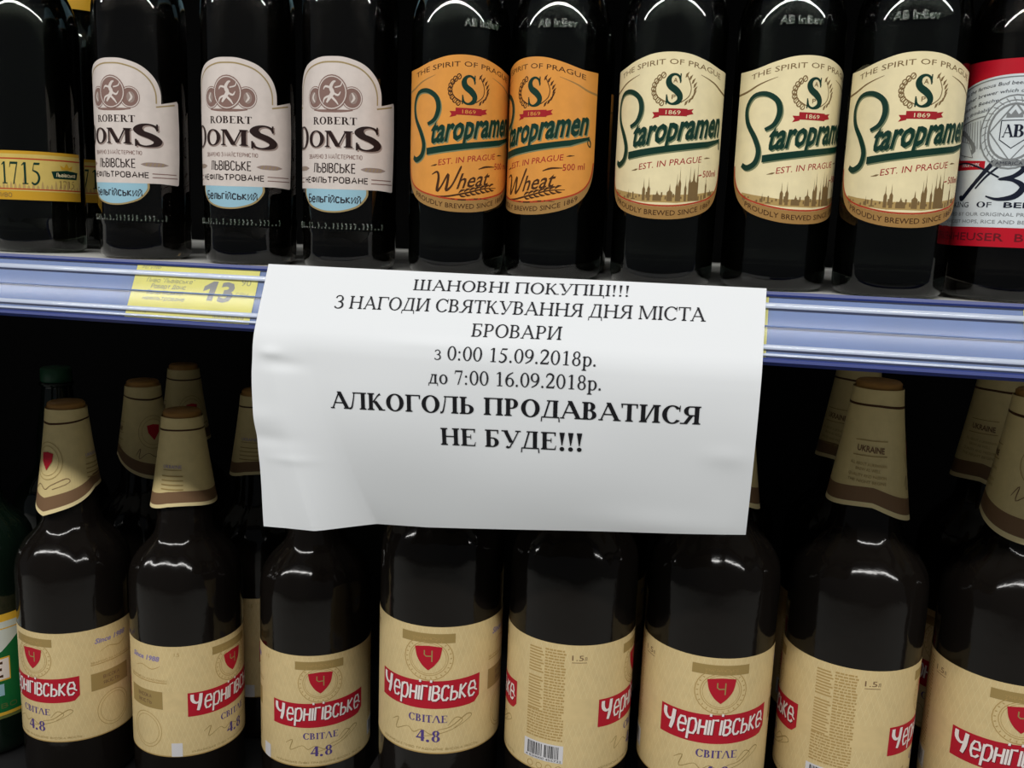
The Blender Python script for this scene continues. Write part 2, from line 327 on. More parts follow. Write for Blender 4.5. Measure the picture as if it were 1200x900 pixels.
class Art:
    def __init__(s): s.items = []
    def add(s, polys, m, layer=1):
        if polys and isinstance(polys[0][0], (int, float)): polys = [polys]
        for p in polys: s.items.append((p, m, layer))
        return s
    def serif(s, t, x0, x1, y, h, m, bold=False, layer=1, **k): return s.add(put(serif(t, bold), x0, x1, y, h, base=.66, **k), m, layer)
    def mono(s, t, x0, x1, y, h, m, w=.3, layer=1, **k): return s.add(mono(t, x0, x1, y, h, w, **k), m, layer)
    def sans(s, t, x0, x1, y, h, m, bold=0, layer=1, **k): return s.add(put(sans(t, bold)[0], x0, x1, y, h, **k), m, layer)
    def build(s, name, parent, fn, seg=None, label=None):
        mats = []; bm = bmesh.new()
        for p, mk, ly in s.items:
            if mk not in mats: mats.append(mk)
            i = mats.index(mk)
            vs = [bm.verts.new((x, y, ly)) for x, y in p]
            if len(p) == 3: tris = [(0, 1, 2)]
            else: tris = tessellate_polygon([[Vector((x, y, 0)) for x, y in p]])
            for t in tris:
                try:
                    a, b, c = (vs[k].co for k in t)
                    ar = (b.x - a.x) * (c.y - a.y) - (b.y - a.y) * (c.x - a.x)
                    if abs(ar) < 1e-9: continue
                    f = bm.faces.new([vs[k] for k in (t if ar > 0 else t[::-1])]); f.material_index = i
                except ValueError: pass
        if seg:
            xs = [v.co.x for v in bm.verts]; k = math.floor(min(xs) / seg) + 1
            while k * seg < max(xs):
                bmesh.ops.bisect_plane(bm, geom=bm.verts[:] + bm.edges[:] + bm.faces[:], plane_co=(k * seg + .0007, 0, 0), plane_no=(1, 0, 0)); k += 1
        loose = [v for v in bm.verts if not v.link_faces]; bmesh.ops.delete(bm, geom=loose, context='VERTS')
        for v in bm.verts: v.co = fn(v.co.x, v.co.y, v.co.z)
        return obj(name, bm, mats, parent, True, label)
MM = .001
def cyl(r, z0, ext=.00012, step=.00005):
    """flat (x mm around, y mm up) -> cylinder facing -y"""
    def f(x, y, l):
        R = r + ext + l * step; a = x * MM / r
        return Vector((R * sin(a), -R * cos(a), z0 + y * MM))
    return f

# ================================================================== STRUCTURE / SHELVES
XL, XR = -1.05, .62
def shelf_board(name, z, y0, y1, x0, x1, th, m, label):
    bm = bmesh.new(); box(bm, x0, x1, y0, y1, z - .004, z); box(bm, x0, x1, y0, y0 + .004, z - th, z - .004)
    o = empty(name, ((x0 + x1) / 2, y0, z)); tag(o, label, 'shelf', 'supermarket shelf boards')
    for v in bm.verts: v.co -= o.location
    obj('shelf_panel', bm, m, o, False)
    k = x0 + .08
    while k < x1:
        b2 = bmesh.new(); box(b2, k, k + .03, y0 + .01, y1, z - .022, z - .004); k += .42
        for v in b2.verts: v.co -= o.location
        obj('shelf_bracket', b2, 'shelf_dark', o, False)
    return o
shelf_board('shelf', 0, .0012, .46, XL, XR, .030, 'shelf_white', 'white metal shelf carrying the top row of small beer bottles')
shelf_board('shelf', .352, .03, .46, XL, XR, .030, 'shelf_dark', 'dark shelf above the top row of bottles, out of frame')
zA, zB = -.315 - .143, -.249 - .143
shelf_board('shelf', zA, .02, .46, XL, -.2335, .03, 'shelf_dark', 'lower shelf under the left large tan-labelled bottles')
shelf_board('shelf', zB, .02, .46, -.2325, XR, .03, 'shelf_dark', 'lower shelf under the middle and right large tan-labelled bottles')
bm = bmesh.new(); box(bm, XL, XR, .461, .475, -.95, .75); o = obj('wall_back', bm, 'panel_dark', None, False); o['kind'] = 'structure'
for nm, x in (('wall_left', XL - .012), ('wall_right', XR)):
    bm = bmesh.new(); box(bm, x, x + .012, .0, .475, -.95, .75); o = obj(nm, bm, 'panel_dark', None, False); o['kind'] = 'structure'
bm = bmesh.new(); box(bm, -3.5, 3.5, -4, .475, -.97, -.95); o = obj('floor', bm, 'shelf_white', None, False); o['kind'] = 'structure'

# ------------------------------------------------------------------ price rail
TAU = .463; ct, st_ = cos(TAU), sin(TAU)
def railp(x, v, n):           # v metres down the rail face, n metres out of it
    return Vector((x, -v * st_ - n * ct, -v * ct + n * st_))
def extrude(pts, x0, x1, n=1):
    bm = bmesh.new(); cols = []
    for k in range(n + 1):
        x = x0 + (x1 - x0) * k / n; cols.append([bm.verts.new(railp(x, v, q)) for v, q in pts])
    for a, b in zip(cols[:-1], cols[1:]):
        for i in range(len(pts)):
            j = (i + 1) % len(pts); bm.faces.new((a[i], b[i], b[j], a[j]))
    bm.faces.new(cols[0][::-1]); bm.faces.new(cols[-1]); bmesh.ops.recalc_face_normals(bm, faces=bm.faces)
    return bm
rail = tag(empty('price_rail', (0, 0, 0)), 'blue plastic price rail with clear ribbed cover along the front of the white shelf', 'price rail')
obj('rail_back', extrude([(.0012, 0), (.0012, .0010), (.0405, .0010), (.0405, -.0012), (.0012, -.0012)], XL, XR), 'rail_blue', rail, False)
obj('top_lip', extrude([(-.0006, .0022), (-.0002, .0030), (.0016, .0030), (.0024, .0024), (.0024, .0012), (-.0006, .0006)], XL, XR), 'rail_blue_dark', rail, False)
obj('bottom_lip', extrude([(.0385, .0010), (.0385, .0032), (.0395, .0040), (.0412, .0038), (.0414, -.0012), (.0405, -.0012)], XL, XR), 'rail_blue_dark', rail, False)
cov = [(v * .0361 / 16 + .0024, .0023 + .0004 * sin(pi * v / 16)) for v in range(17)]
bm = bmesh.new(); A = [[bm.verts.new(railp(x, v, q)) for v, q in cov] for x in (XL, XR)]
for i in range(16): bm.faces.new((A[0][i], A[0][i + 1], A[1][i + 1], A[1][i]))
obj('clear_cover', bm, 'clear_plastic', rail, True)
def half_round(v, n, r): return [(v + r * cos(a * pi / 8), n + r * .55 * sin(a * pi / 8)) for a in range(9)]
for v, n, r in ((.0080, .0026, .0017), (.0322, .0026, .0015), (.0366, .0025, .0008)):
    obj('rib', extrude(half_round(v, n, r), XL, XR), 'rib_glint', rail, True)
obj('groove', extrude([(.0196, .0026), (.0198, .0030), (.0204, .0030), (.0206, .0026)], XL, XR), 'rail_blue', rail, False)

def rail_art(n): return lambda x, y, l: railp(x * MM, -y * MM, n + l * .00004)
def price_tag(x0, x1, label, main):
    t = tag(empty('price_tag'), label, 'price tag', 'yellow price tags in the rail')
    a = Art().add(R_(x0, -38.4, x1, -1.6), 'tag_yellow', 0); a.build('tag_card', t, rail_art(.0014))
    a = Art(); w = x1 - x0
    if main:
        a.sans('3', x0 + 60, x0 + 69.5, -24, 13, 'tag_ink_glare', bold=.035, shear=.12)
        a.add([(x0 + 53, -24), (x0 + 56.8, -24), (x0 + 58.6, -11), (x0 + 55.4, -11), (x0 + 49.8, -14.6), (x0 + 49.4, -18), (x0 + 53.8, -16)], 'tag_ink_glare', 1)
        a.sans('90', x0 + 74, x0 + 80.5, -13, 4.6, 'tag_ink_pale'); a.mono('ГРН', x0 + 72, x0 + 80, -20, 2.2, 'tag_ink_pale', w=.35)
        for k, (s_, xa, xb) in enumerate((('Пиво "Львівське"', 9, 42), ('Роберт Домс', 13, 37), ('Бельгійський', 11, 36), ('нефільтроване', 9, 38))):
            a.mono(s_, x0 + xa, x0 + xb, -13.5 - 4.0 * k, 2.7, 'tag_ink_pale' if k == 0 else 'tag_ink_glare', w=.42, shear=.2)
        a.sans('13.09.18', x0 + 5, x0 + 14, -34.5, 1.4, 'tag_ink_pale'); a.mono('РЕГУЛЯР', x0 + 4, x0 + 17, -4.6, 1.6, 'tag_ink_pale', w=.3)
        for k in range(22): a.add(R_(x0 + 60 + k * .95, -35, x0 + 60 + k * .95 + random.choice((.3, .5)), -31.5), 'tag_ink_glare', 1)
        a.build('tag_lettering', t, rail_art(.0014))
    return t
price_tag(-356.3, -271.5, 'yellow price tag reading 13, left of the white notice', True)
price_tag(162.6, 247, 'yellow price tag cut off at the right picture edge', False)
price_tag(-46, 33.3, 'yellow price tag hidden behind the right edge of the white notice', False)

# ------------------------------------------------------------------ the notice
PX0 = -265.4
def drape(b):        # b mm below the fold at the shelf edge -> (y, z) mm
    n = 4.6
    if b < 0:
        t = min(1, -b / 7)
        return 1.2 * st_ - n * ct - b * .9, (1.2 * ct + n * st_) * (1 - t) + .6 * t
    L1 = 41
    if b <= L1:
        v = b - 1.2
        return -v * st_ - n * ct, -v * ct + n * st_
    d = b - L1; y1, z1 = -(L1 - 1.2) * st_ - n * ct, -(L1 - 1.2) * ct + n * st_
    # bend smoothly from the rail's slope to hanging straight, then slightly inward
    bend = min(1, d / 14); y = y1 - st_ * d * (1 - bend * .5) if d < 14 else y1 - st_ * 7
    zz = z1 - d * (ct + (1 - ct) * bend * .7)
    return y, zz
def g2(a, b, ca, cb, sa, sb): return math.exp(-((a - ca) / sa) ** 2 - ((b - cb) / sb) ** 2)
def paper(a, b, l=0):
    y, z = drape(b)
    h = min(1, max(0, (b - 38) / 30))
    # crumples of the hanging part (mm, outward = -y)
    dline = (a - (12 + (b - 60) * .24))                       # long crease slanting down from the left edge
    k = min(1, max(0, (dline + 4) / 34))
    y += .0022 * max(0, b - 53) ** 2 * (.38 + .62 * k)
    cr = 2.0 * max(0, 1 - abs(dline) / 24) * h
    cr += 1.3 * g2(a, b, 12, 56, 7, 3.2) - 1.0 * g2(a, b, 20, 63, 12, 4) + .8 * g2(a, b, 2, 98, 16, 7) - .8 * g2(a, b, 8, 112, 18, 5) + .5 * g2(a, b, 22, 125, 14, 3)
    cr += .35 * sin(a * .05 + b * .04) * h + .25 * sin(a * .021 - b * .075 + 1) * h + .5 * g2(a, b, 110, 45, 26, 3.5)
    cr += 1.1 * g2(a, b, 250, 150, 40, 10) * h - .9 * g2(a, b, 285, 120, 14, 22) + .6 * g2(a, b, 282, 100, 12, 6)
    cr += .9 * sin(b * .055 + 2) * math.exp(-a / 22) * h
    y -= cr
    y += 3.0 * h * ((a / 297) ** 2) * max(0, (b - 60) / 90)
    xe = .9 * sin(b * .06) * math.exp(-a / 20) * h
    return Vector(((PX0 + a + xe) * MM, (y - l) * MM, (z + (l if b < 41 else 0) * .5) * MM))
def bmax(a): return 174.5 - 4.6 * min(a, 102) / 102 - 19.4 * max(0, a - 102) / 195
bm = bmesh.new(); NA, NB = 190, 130; grid = []
for i in range(NA + 1):
    a = 297 * i / NA; B = [-7, -4, -1.5, -.5, 0, .5, 1.5, 4.5] + [4.5 + (bmax(a) - 4.5) * (k / NB) for k in range(1, NB + 1)]
    grid.append([bm.verts.new(paper(a, b)) for b in B])
for i in range(NA):
    for j in range(len(grid[0]) - 1): bm.faces.new((grid[i][j], grid[i][j + 1], grid[i + 1][j + 1], grid[i + 1][j]))
notice = tag(empty('paper_notice', (-.117, -.002, 0)), 'white sheet with a black printed notice in Cyrillic hung over the blue price rail', 'notice')
inv = Vector(notice.location)
for v in bm.verts: v.co -= inv
obj('paper_sheet', bm, 'paper', notice)
NOTICE = []   # filled below: (text, bold, a0, a1, b0, b1, cap)
NOTICE = [('ШАНОВНІ ПОКУПЦІ!!!', False, 95.02, 221.65, 12.17, 9.34, 6.79), ('З НАГОДИ СВЯТКУВАННЯ ДНЯ МІСТА', False, 47.98, 265.5, 26.34, 21.58, 8.06), ('БРОВАРИ', False, 134.3, 186.54, 38.9, 37.55, 7.99), ('з 0:00 15.09.2018р.', False, 113.89, 207.36, 53.56, 51.45, 7.93), ('до 7:00 16.09.2018р.', False, 110.43, 210.93, 68.29, 64.96, 8.41), ('АЛКОГОЛЬ ПРОДАВАТИСЯ', True, 49.27, 266.57, 88.84, 80.91, 10.74), ('НЕ БУДЕ!!!', True, 117.24, 201.4, 107.11, 103.29, 11.18)]
art = Art(); art2 = Art()
for text, bold, a0, a1, b0, b1, h in NOTICE:
    (art2 if bold else art).serif(text, a0, a1, -b0, h, 'ink_bold' if bold else 'ink', bold, slope=-(b1 - b0) / (a1 - a0))
pf = lambda x, y, l: paper(x, -y, .30) - inv
art.build('notice_lettering', notice, pf, seg=2.2); art2.build('bold_lettering', notice, pf, seg=2.2)

# ================================================================== BOTTLES
def bottle_glass(root, prof, inner, glass, cap='cap_gold', H=.248):
    obj('glass_body', lathe(prof), glass, root)
    obj('beer', lathe(inner, 48), 'beer_dark', root)
    c = [(0, H + .003), (.0115, H + .003), (.0132, H + .0015), (.0137, H - .004), (.0145, H - .006), (.0128, H - .006), (0, H - .006)][::-1]
    obj('crown_cap', lathe(c, 32), cap, root)
def small_profile(r, zs, H=.248, neck=.0133, ring=0):
    p = [(0, .0035), (r * .55, .0030), (r - .007, .0004), (r - .0035, .0006), (r - .0012, .0026), (r - .0002, .006), (r, .010)] + ([(r, .0215), (r + ring, .0240), (r + ring, .0285), (r, .0310)] if ring else []) + [(r, zs)]
    sh = [(0, 1), (.10, .992), (.22, .955), (.36, .88), (.50, .77), (.62, .66), (.74, .56), (.86, .49), (1, .45)]
    for t, k in sh[1:]: p.append((neck + (r - neck) * (k - .45) / .55, zs + t * .055))
    p += [(neck - .0004, H - .02), (neck, H - .0165), (neck + .001, H - .015), (neck + .001, H - .011), (neck - .0008, H - .009), (neck - .0008, H), (.0, H)]
    inner = [(0, .0075)] + [(r * .86 * sin(a * pi / 14), .0195 - .0115 * cos(a * pi / 14)) for a in range(1, 8)]
    inner += [(r - .0032, .026), (r - .0030, zs)]
    for t, k in sh[1:]: inner.append((neck - .003 + (r - neck) * (k - .45) / .55, zs - .001 + t * .055))
    inner += [(neck - .0035, H - .04), (0, H - .04)]
    return p, inner

# ---- pilsner label (cream or amber)
def pilsner(kind):
    r = .0305; root = empty('beer_bottle'); prof, inner = small_profile(r, .146)
    bottle_glass(root, prof, inner, 'glass_green')
    if kind == 'wheat': base, band, bl = 'wheat', 'gold_band', 'brown_dark'
    else: base, band, bl = 'cream', 'gold_band', 'brown_ink'
    W = 43.5; Z0 = .0385
    top = smooth_line([(-W, 84), (-32, 84.8), (-20, 88.2), (-10, 90.8), (0, 91.6), (10, 90.8), (20, 88.2), (32, 84.8), (W, 84)], 4)
    bot = smooth_line([(W, 30), (42, 21), (37, 12), (28, 5.4), (14, 1.2), (0, 0), (-14, 1.2), (-28, 5.4), (-37, 12), (-42, 21), (-W, 30)], 4)
    lab = Art().add(list(top) + list(bot), base, 0)
    la = lab.build('front_label', root, cyl(r, Z0), seg=2.5)
    f = cyl(r, Z0)
    # lower band
    bandp = []
    for p, q in zip(bot[:-1], bot[1:]):
        def inn(pt): return (pt[0] * (1 - .015), pt[1] + 7.0 - 5.6 * (abs(pt[0]) / W) ** 4)
        bandp.append([p, q, inn(q), inn(p)])
    a = Art().add(bandp, band, 1)
    a.add(stroke([(x * .985, y + 7.6 - 5.6 * (abs(x) / W) ** 4) for x, y in bot], .9), 'red_line', 2)
    a.sans('PROUDLY BREWED SINCE 1869', -32, 32, 2.2, 3.0, 'brown_dark', layer=3, fn=lambda x: 7.2 * (abs(x) / 32) ** 2.2)
    a.build('lower_band', la, f, seg=2.5)
    a = Art()
    a.sans('THE SPIRIT OF PRAGUE', -34, 34, 85.0, 3.0, bl, fn=lambda x: -6.0 * (abs(x) / 34) ** 1.7)
    a.add(stroke([(-W, 71.5, 1.2), (-36, 73, 1.1), (-28, 76.5, .8), (-18, 80, .2)], 1, 4), bl if kind != 'wheat' else 'gold_band').add(stroke([(W, 71.5, 1.2), (36, 73, 1.1), (28, 76.5, .8), (18, 80, .2)], 1, 4), bl if kind != 'wheat' else 'gold_band')
    # word
    sl = .14
    for dx, dy, m_, ly in ((.7, -.7, 'green_shadow', 1), (0, 0, 'green_ink', 2)):
        a.sans('taropramen', -21.5 + dx, 36.5 + dx, 40.4 + dy, 14.6, m_, bold=.03, slope=sl, shear=.18, layer=ly)
        S_ = [(-36.5, 32.5, 2.6), (-32.5, 30.8, 3.2), (-27.5, 33.5, 3.2), (-26, 40, 2.9), (-29, 47.5, 2.9), (-34.5, 56, 2.6), (-35.6, 64, 2.2), (-31.5, 70.2, 2.2), (-24, 71.2, 2.6), (-17.5, 67.5, 3.0), (-15.6, 61, 3.0), (-18, 54.5, 2.6), (-23, 51.6, 2.0)]
        a.add(stroke([(x + dx, y + dy, w) for x, y, w in S_], 1, 4), m_, ly)
        a.add([[(-23.5 + dx, 33.6 + dy), (26 + dx, 41.2 + dy), (38 + dx, 45.2 + dy), (39 + dx, 47 + dy), (26 + dx, 44.4 + dy), (-23.5 + dx, 37.6 + dy)]], m_, ly)
    a.add(stroke([(37.5, 46, 1.2), (39.5, 44, .9), (39.5, 41, .7), (37.5, 43, .6), (38.2, 47, .6)], 1, 4), 'green_ink', 2)
    a.sans('EST. IN PRAGUE', -15, 22, 27.4, 3.6, 'red_ink', slope=.14, shear=.1)
    a.add(stroke([(-20, 27, .2), (-17, 27.6, 1.0), (-15.6, 28, .2)], 1), bl).add(stroke([(24, 34.8, .2), (26, 35.2, .9), (29, 35.4, .1)], 1), bl)
    a.build('lettering', la, f, seg=2.5)
    # emblem
    e = Art(); ec = 3.0
    for k in range(9):
        for s_, off in ((-1, 0), (1, 0)):
            t = rad(-55 + k * 14); rr = 11.6
            cx, cy = ec + s_ * rr * cos(t), 71.5 + rr * .78 * sin(t)
            if s_ < 0: e.add(ring(cx, cy, 1.5, 1.8, .55, .6, 0, 360, 12), bl).add(stroke([(cx - .8, cy - 1), (cx + .8, cy + 1)], .4), bl)
            else: e.add([[(cx - .6, cy - 1.2), (cx + .5, cy - .6), (cx + 1.6, cy + 2.2), (cx - .2, cy + .8)]], bl)
    e.add(stroke([(ec - 4, 64.5), (ec - 9.4, 68), (ec - 10.4, 73), (ec - 8, 78)], .5, 4), bl).add(stroke([(ec + 4, 64.5), (ec + 8.4, 68), (ec + 9.4, 73), (ec + 7, 79)], .5, 4), bl)
    e.serif('S', ec - 4.9, ec + 4.9, 63.6, 16, 'green_ink', True, layer=2)
    if kind != 'wheat': e.sans('A', ec - .8, ec + 1.6, 75.2, 2.6, bl, layer=3); e.sans('P', ec - 1.2, ec + .9, 66.2, 2.6, bl, layer=3)
    e.add([[(ec - 7.6, 59.2), (ec - 7.6, 56.6), (ec - 11.6, 55.6), (ec - 10.4, 57.4), (ec - 11.6, 59.2)]], 'red_ink', 1).add([[(ec + 7.6, 60.6), (ec + 7.6, 57.6), (ec + 11.8, 58.6), (ec + 10.6, 60), (ec + 11.8, 61.4)]], 'red_ink', 1)
    e.add(R_(ec - 8, 57.2, ec + 8, 61.2), 'red_ink', 2).sans('1869', ec - 4, ec + 4.2, 58, 2.3, 'wheat' if kind == 'wheat' else 'cream', layer=3)
    e.build('emblem', la, f, seg=2.5)
    v = Art()
    if kind == 'wheat':
        # brush written word
        def br(pts, w=1.4): v.add(stroke(pts, w, 4), 'brown_dark', 2)
        br([(-19, 22, .5), (-15.5, 23.6, 1.2), (-14.5, 20, 1.5), (-15.5, 12.5, 1.7), (-12.8, 15, 1.0), (-8.5, 22.5, 1.2), (-9, 17, 1.5), (-9.6, 12.8, 1.6), (-6, 16, 1), (-1.5, 25.4, 1.2), (-.6, 27.5, .5)])
        v.sans('heat', -3.4, 16.5, 13.8, 9.2, 'brown_dark', bold=.01, slope=.16, shear=.35, layer=2)
        br([(10, 26, .5), (15, 27.6, 1.1), (22, 28.0, .3)])
        br([(-16, 9.2, .4), (-8, 9.4, 1), (4, 12, .9), (14, 14.6, .7), (24, 15.4, .3)])
        for k in range(7):
            X = -2 + k * 3.3; Y = 11.4 + k * .72
            br([(X, Y, .3), (X + 1.8, Y + 1.6, 1.2), (X + 4, Y + 2.0, .2)]); br([(X, Y - .6, .3), (X + 2, Y - 1.9, 1.2), (X + 4.4, Y - 1.8, .2)])
        br([(-8, 8, .3), (0, 7.4, .8), (10, 8.4, .7), (18, 8.2, .2)])
        v.sans('500 ml', 22, 36, 26.4, 4.0, 'red_ink', slope=.1, layer=2)
        v.build('wheat_print', la, f, seg=2.5)
    else:
        sp = [(-33, 8, 2.4), (-30, 12, 1.2), (-25, 9, 2), (-21.5, 14, .9), (-18, 9, 3), (-11, 20, 1.8), (-8, 20.5, 1.8), (-3, 13, 5), (4, 17, 3.2), (8, 23, 1.6), (9.5, 27, 1.6), (13, 22, 1.4), (15.5, 27.5, 1.6), (18, 26, 6), (20.5, 32, 1.2), (27, 24, 1.2), (31, 15, 4)]
        for x, h, w in sp:
            y0 = 10.2 + 5 * (abs(x) / 33) ** 3; hh = h + 3
            v.add([[(x - w / 2, y0), (x + w / 2, y0), (x + w / 2, y0 + (hh - y0) * .5), (x + w * .12, y0 + (hh - y0) * .62), (x, hh), (x - w * .12, y0 + (hh - y0) * .62), (x - w / 2, y0 + (hh - y0) * .5)]], bl, 1)
        v.add([[(-35, 14.5), (-35, 17), (-27, 15.6), (-12, 13.6), (4, 13.6), (20, 14.8), (36, 17.5), (36, 15.5), (24, 11.4), (8, 9.4), (-10, 9.4), (-24, 11)]], 'tan_line', 0.5)
        for k in range(24): v.add(R_(-25 + k * 2.2, 11.2 + (k % 3) * .6, -24.2 + k * 2.2, 13.0 + (k % 4) * .7), bl, 2)
        v.sans('500ml', 24, 36, 24.4, 3.8, 'red_ink', slope=.1, layer=2); v.add(stroke([(20.5, 25, .2), (22, 25.4, .8), (23.2, 25.6, .2)], 1), 'red_ink', 2)
        v.build('skyline', la, f, seg=2.5)
    return root
star = pilsner('cream'); wheat = pilsner('wheat')

# ---- die-cut white label on brown bottle
def white_label():
    r = .0300; root = empty('beer_bottle'); prof, inner = small_profile(r, .158, ring=.0006)
    bottle_glass(root, prof, inner, 'glass_brown')
    Z0 = .0355; f = cyl(r, Z0)
    arch = smooth_line([(-32, 66), (-31.6, 74), (-28, 82), (-20, 89), (-9, 92.6), (0, 93.2), (9, 92.6), (20, 89), (28, 82), (31.6, 74), (32, 66)], 4)
    out = [(-45, 67.5), (-44, 69)] + [(-42, 68.5)] + arch + [(42, 68.5), (44, 69), (45, 67.5)] + [(45.6, 50), (45, 30), (44, 14.5), (43, 13.8), (30, 14.6), (0, 14.2), (-30, 14.6), (-43, 13.8), (-44, 14.5), (-45, 30), (-45.6, 50)]
    la = Art().add(out[::-1], 'doms_white', 1).build('front_label', root, f, seg=2.5)
    a = Art(); a.add(stroke([(x * .9, 66 + (y - 66) * .88) for x, y in arch], .9), 'doms_gold', 2)
    a.add(stroke([(-42, 66.4), (-28.5, 63.8)], .9), 'doms_gold', 2).add(stroke([(28.5, 63.8), (42, 66.4)], .9), 'doms_gold', 2)
    a.serif('ROBERT', -13.5, 15.5, 53.2, 4.4, 'doms_brown', True, layer=2)
    for dx, dy, m_, ly in ((.9, -.8, 'doms_shadow', 2), (0, 0, 'doms_brown', 3)):
        a.serif('D', -32, -18.5, 38.8 + dy, 13.8, m_, True, layer=ly); a.serif('O', -17.5, -5 + dx, 39.6 + dy, 9.8, m_, True, layer=ly)
        a.serif('M', -4.5 + dx, 13 + dx, 39.6 + dy, 9.8, m_, True, layer=ly); a.serif('S', 14 + dx, 32 + dx, 38.4 + dy, 14, m_, True, layer=ly)
    a.mono('ЗВАРЕНО З МАЙСТЕРНІСТЮ', -18, 19, 32.8, 2.3, 'doms_mid', w=.38, layer=2)
    a.mono('ЛЬВІВСЬКЕ', -13.5, 15, 24.4, 5.4, 'doms_brown', w=.75, layer=2)
    for s_ in (-1, 1):
        a.add(stroke([(s_ * 18, 26.8, .2), (s_ * 22, 26.8, 2.6), (s_ * 31, 26.8, 2.6), (s_ * 36, 26.8, .2)], 1, 4), 'doms_shadow', 2)
        for k in range(5): a.add(stroke([(s_ * (21 + k * 2.6), 25.8), (s_ * (22 + k * 2.6), 27.8)], .5), 'doms_gold', 3)
        a.add(R_(*sorted((s_ * 25, s_ * 42))[:1], 20.6, sorted((s_ * 25, s_ * 42))[1], 21.2), 'doms_mid', 2)
        a.add(R_(sorted((s_ * 25, s_ * 43))[0], 18.2, sorted((s_ * 25, s_ * 43))[1], 18.8), 'doms_mid', 2)
    a.mono('НЕФІЛЬТРОВАНЕ', -22.5, 23, 18.2, 3.3, 'doms_brown', w=.7, layer=2)
    a.build('lettering', la, f, seg=2.5)
    e = Art()
    for cx, cy, rr in ((-12, 69, 6.4), (12.5, 69, 6.4), (0, 72, 9.8)):
        e.add(ell(cx, cy, rr, rr * 1.08), 'doms_mid', 2 if abs(cx) > 1 else 4); e.add(ring(cx, cy, rr * .93, rr, .6), 'doms_white', 3 if abs(cx) > 1 else 5)
    blob = [(-3.2, 66, 1.0), (-1.2, 69, 2.2), (.6, 72, 2.6), (-.6, 75, 2.2), (1.0, 78, 1.6), (2.6, 78.6, .8)]
    e.add(stroke(blob, 1, 3), 'doms_white', 6)
    for p in ([(.6, 72, 1.2), (4, 70.4, 1.2), (5.6, 72.6, .4)], [(0, 74.6, 1.2), (-4, 75.6, 1.2), (-5.4, 73.8, .4)], [(-.6, 70, 1.4), (2.6, 67, 1.2), (4.2, 64.8, .5)], [(-1.2, 70, 1.2), (-4.6, 68.6, 1.1), (-5.6, 65.8, .4)], [(2, 75, .8), (5.6, 76, .8), (6.4, 78.6, .3)]):
        e.add(stroke(p, 1, 3), 'doms_white', 6)
    for s_ in (-1, 1):
        e.add(ell(s_ * 13.2, 69, 2.6, 3.6, 12), 'doms_shadow', 3)
        e.add(stroke([(s_ * 12, 66.4, .6), (s_ * 13.8, 69, 1.4), (s_ * 12.4, 72, .5)], 1, 3), 'doms_white', 4)
    e.add(stroke([(-13, 61.8, .6), (-6, 61.2, 1.6), (6, 61.2, 1.6), (13, 61.8, .6)], 1, 3), 'doms_mid', 1.5)
    e.build('emblem', la, f, seg=2.5)
    t = Art(); U = smooth_line([(-23, 14.6), (-22.5, 10), (-17, 4), (-8, .8), (0, 0), (8, .8), (17, 4), (22.5, 10), (23, 14.6)], 4)
    t.add(U, 'doms_gold', 0); t.add([(x * .94, 1.0 + y * .93) for x, y in U], 'doms_blue', 0.6)
    b = t.build('lower_tab', root, f, seg=2.5, label='pale blue tab under the white label')
    Art().mono('Бельгійський', -18.5, 18.5, 6.2, 4.8, 'doms_navy', w=.85, layer=2).build('tab_lettering', b, f, seg=2.5)
    # neck label
    n = Art()
    def nf(x, y, l):
        z = .178 + y * MM; R = neck_r(.030, .158, z) + .0002 + l * .00005; an = x / 20.
        return Vector((R * sin(an), -R * cos(an), z))
    n.add(R_(-62, 0, 62, 34), 'doms_blue', 0).add(R_(-62, 0, 62, 1.6), 'doms_gold', 1); n.build('neck_label', root, nf, seg=3)
    # dots moulded round the heel
    d = bmesh.new()
    for k in range(26):
        an = rad(-62 + k * 5); hgt = random.choice((1, 1, 0))
        for j in range(3 if hgt else 1):
            R = r + .0008; c = Vector((R * sin(an + .012 * (j % 2)), -R * cos(an + .012 * (j % 2)), .026 + j * .0013))
            mt = Matrix.Translation(c) @ Matrix.Rotation(an, 4, 'Z') @ Matrix.Diagonal((1, .5, 1, 1))
            bmesh.ops.create_icosphere(d, subdivisions=1, radius=.0007, matrix=mt)
    obj('moulded_code', d, 'glass_raised', root)['kind'] = 'stuff'
    return root
def neck_r(r, zs, z, neck=.0133):
    sh = [(0, 1), (.10, .992), (.22, .955), (.36, .88), (.50, .77), (.62, .66), (.74, .56), (.86, .49), (1, .45)]
    t = (z - zs) / .055
    if t <= 0: return r
    if t >= 1: return neck
    for (a, ka), (b, kb) in zip(sh[:-1], sh[1:]):
        if a <= t <= b:
            k = ka + (kb - ka) * (t - a) / (b - a); return neck + (r - neck) * (k - .45) / .55
doms = white_label()

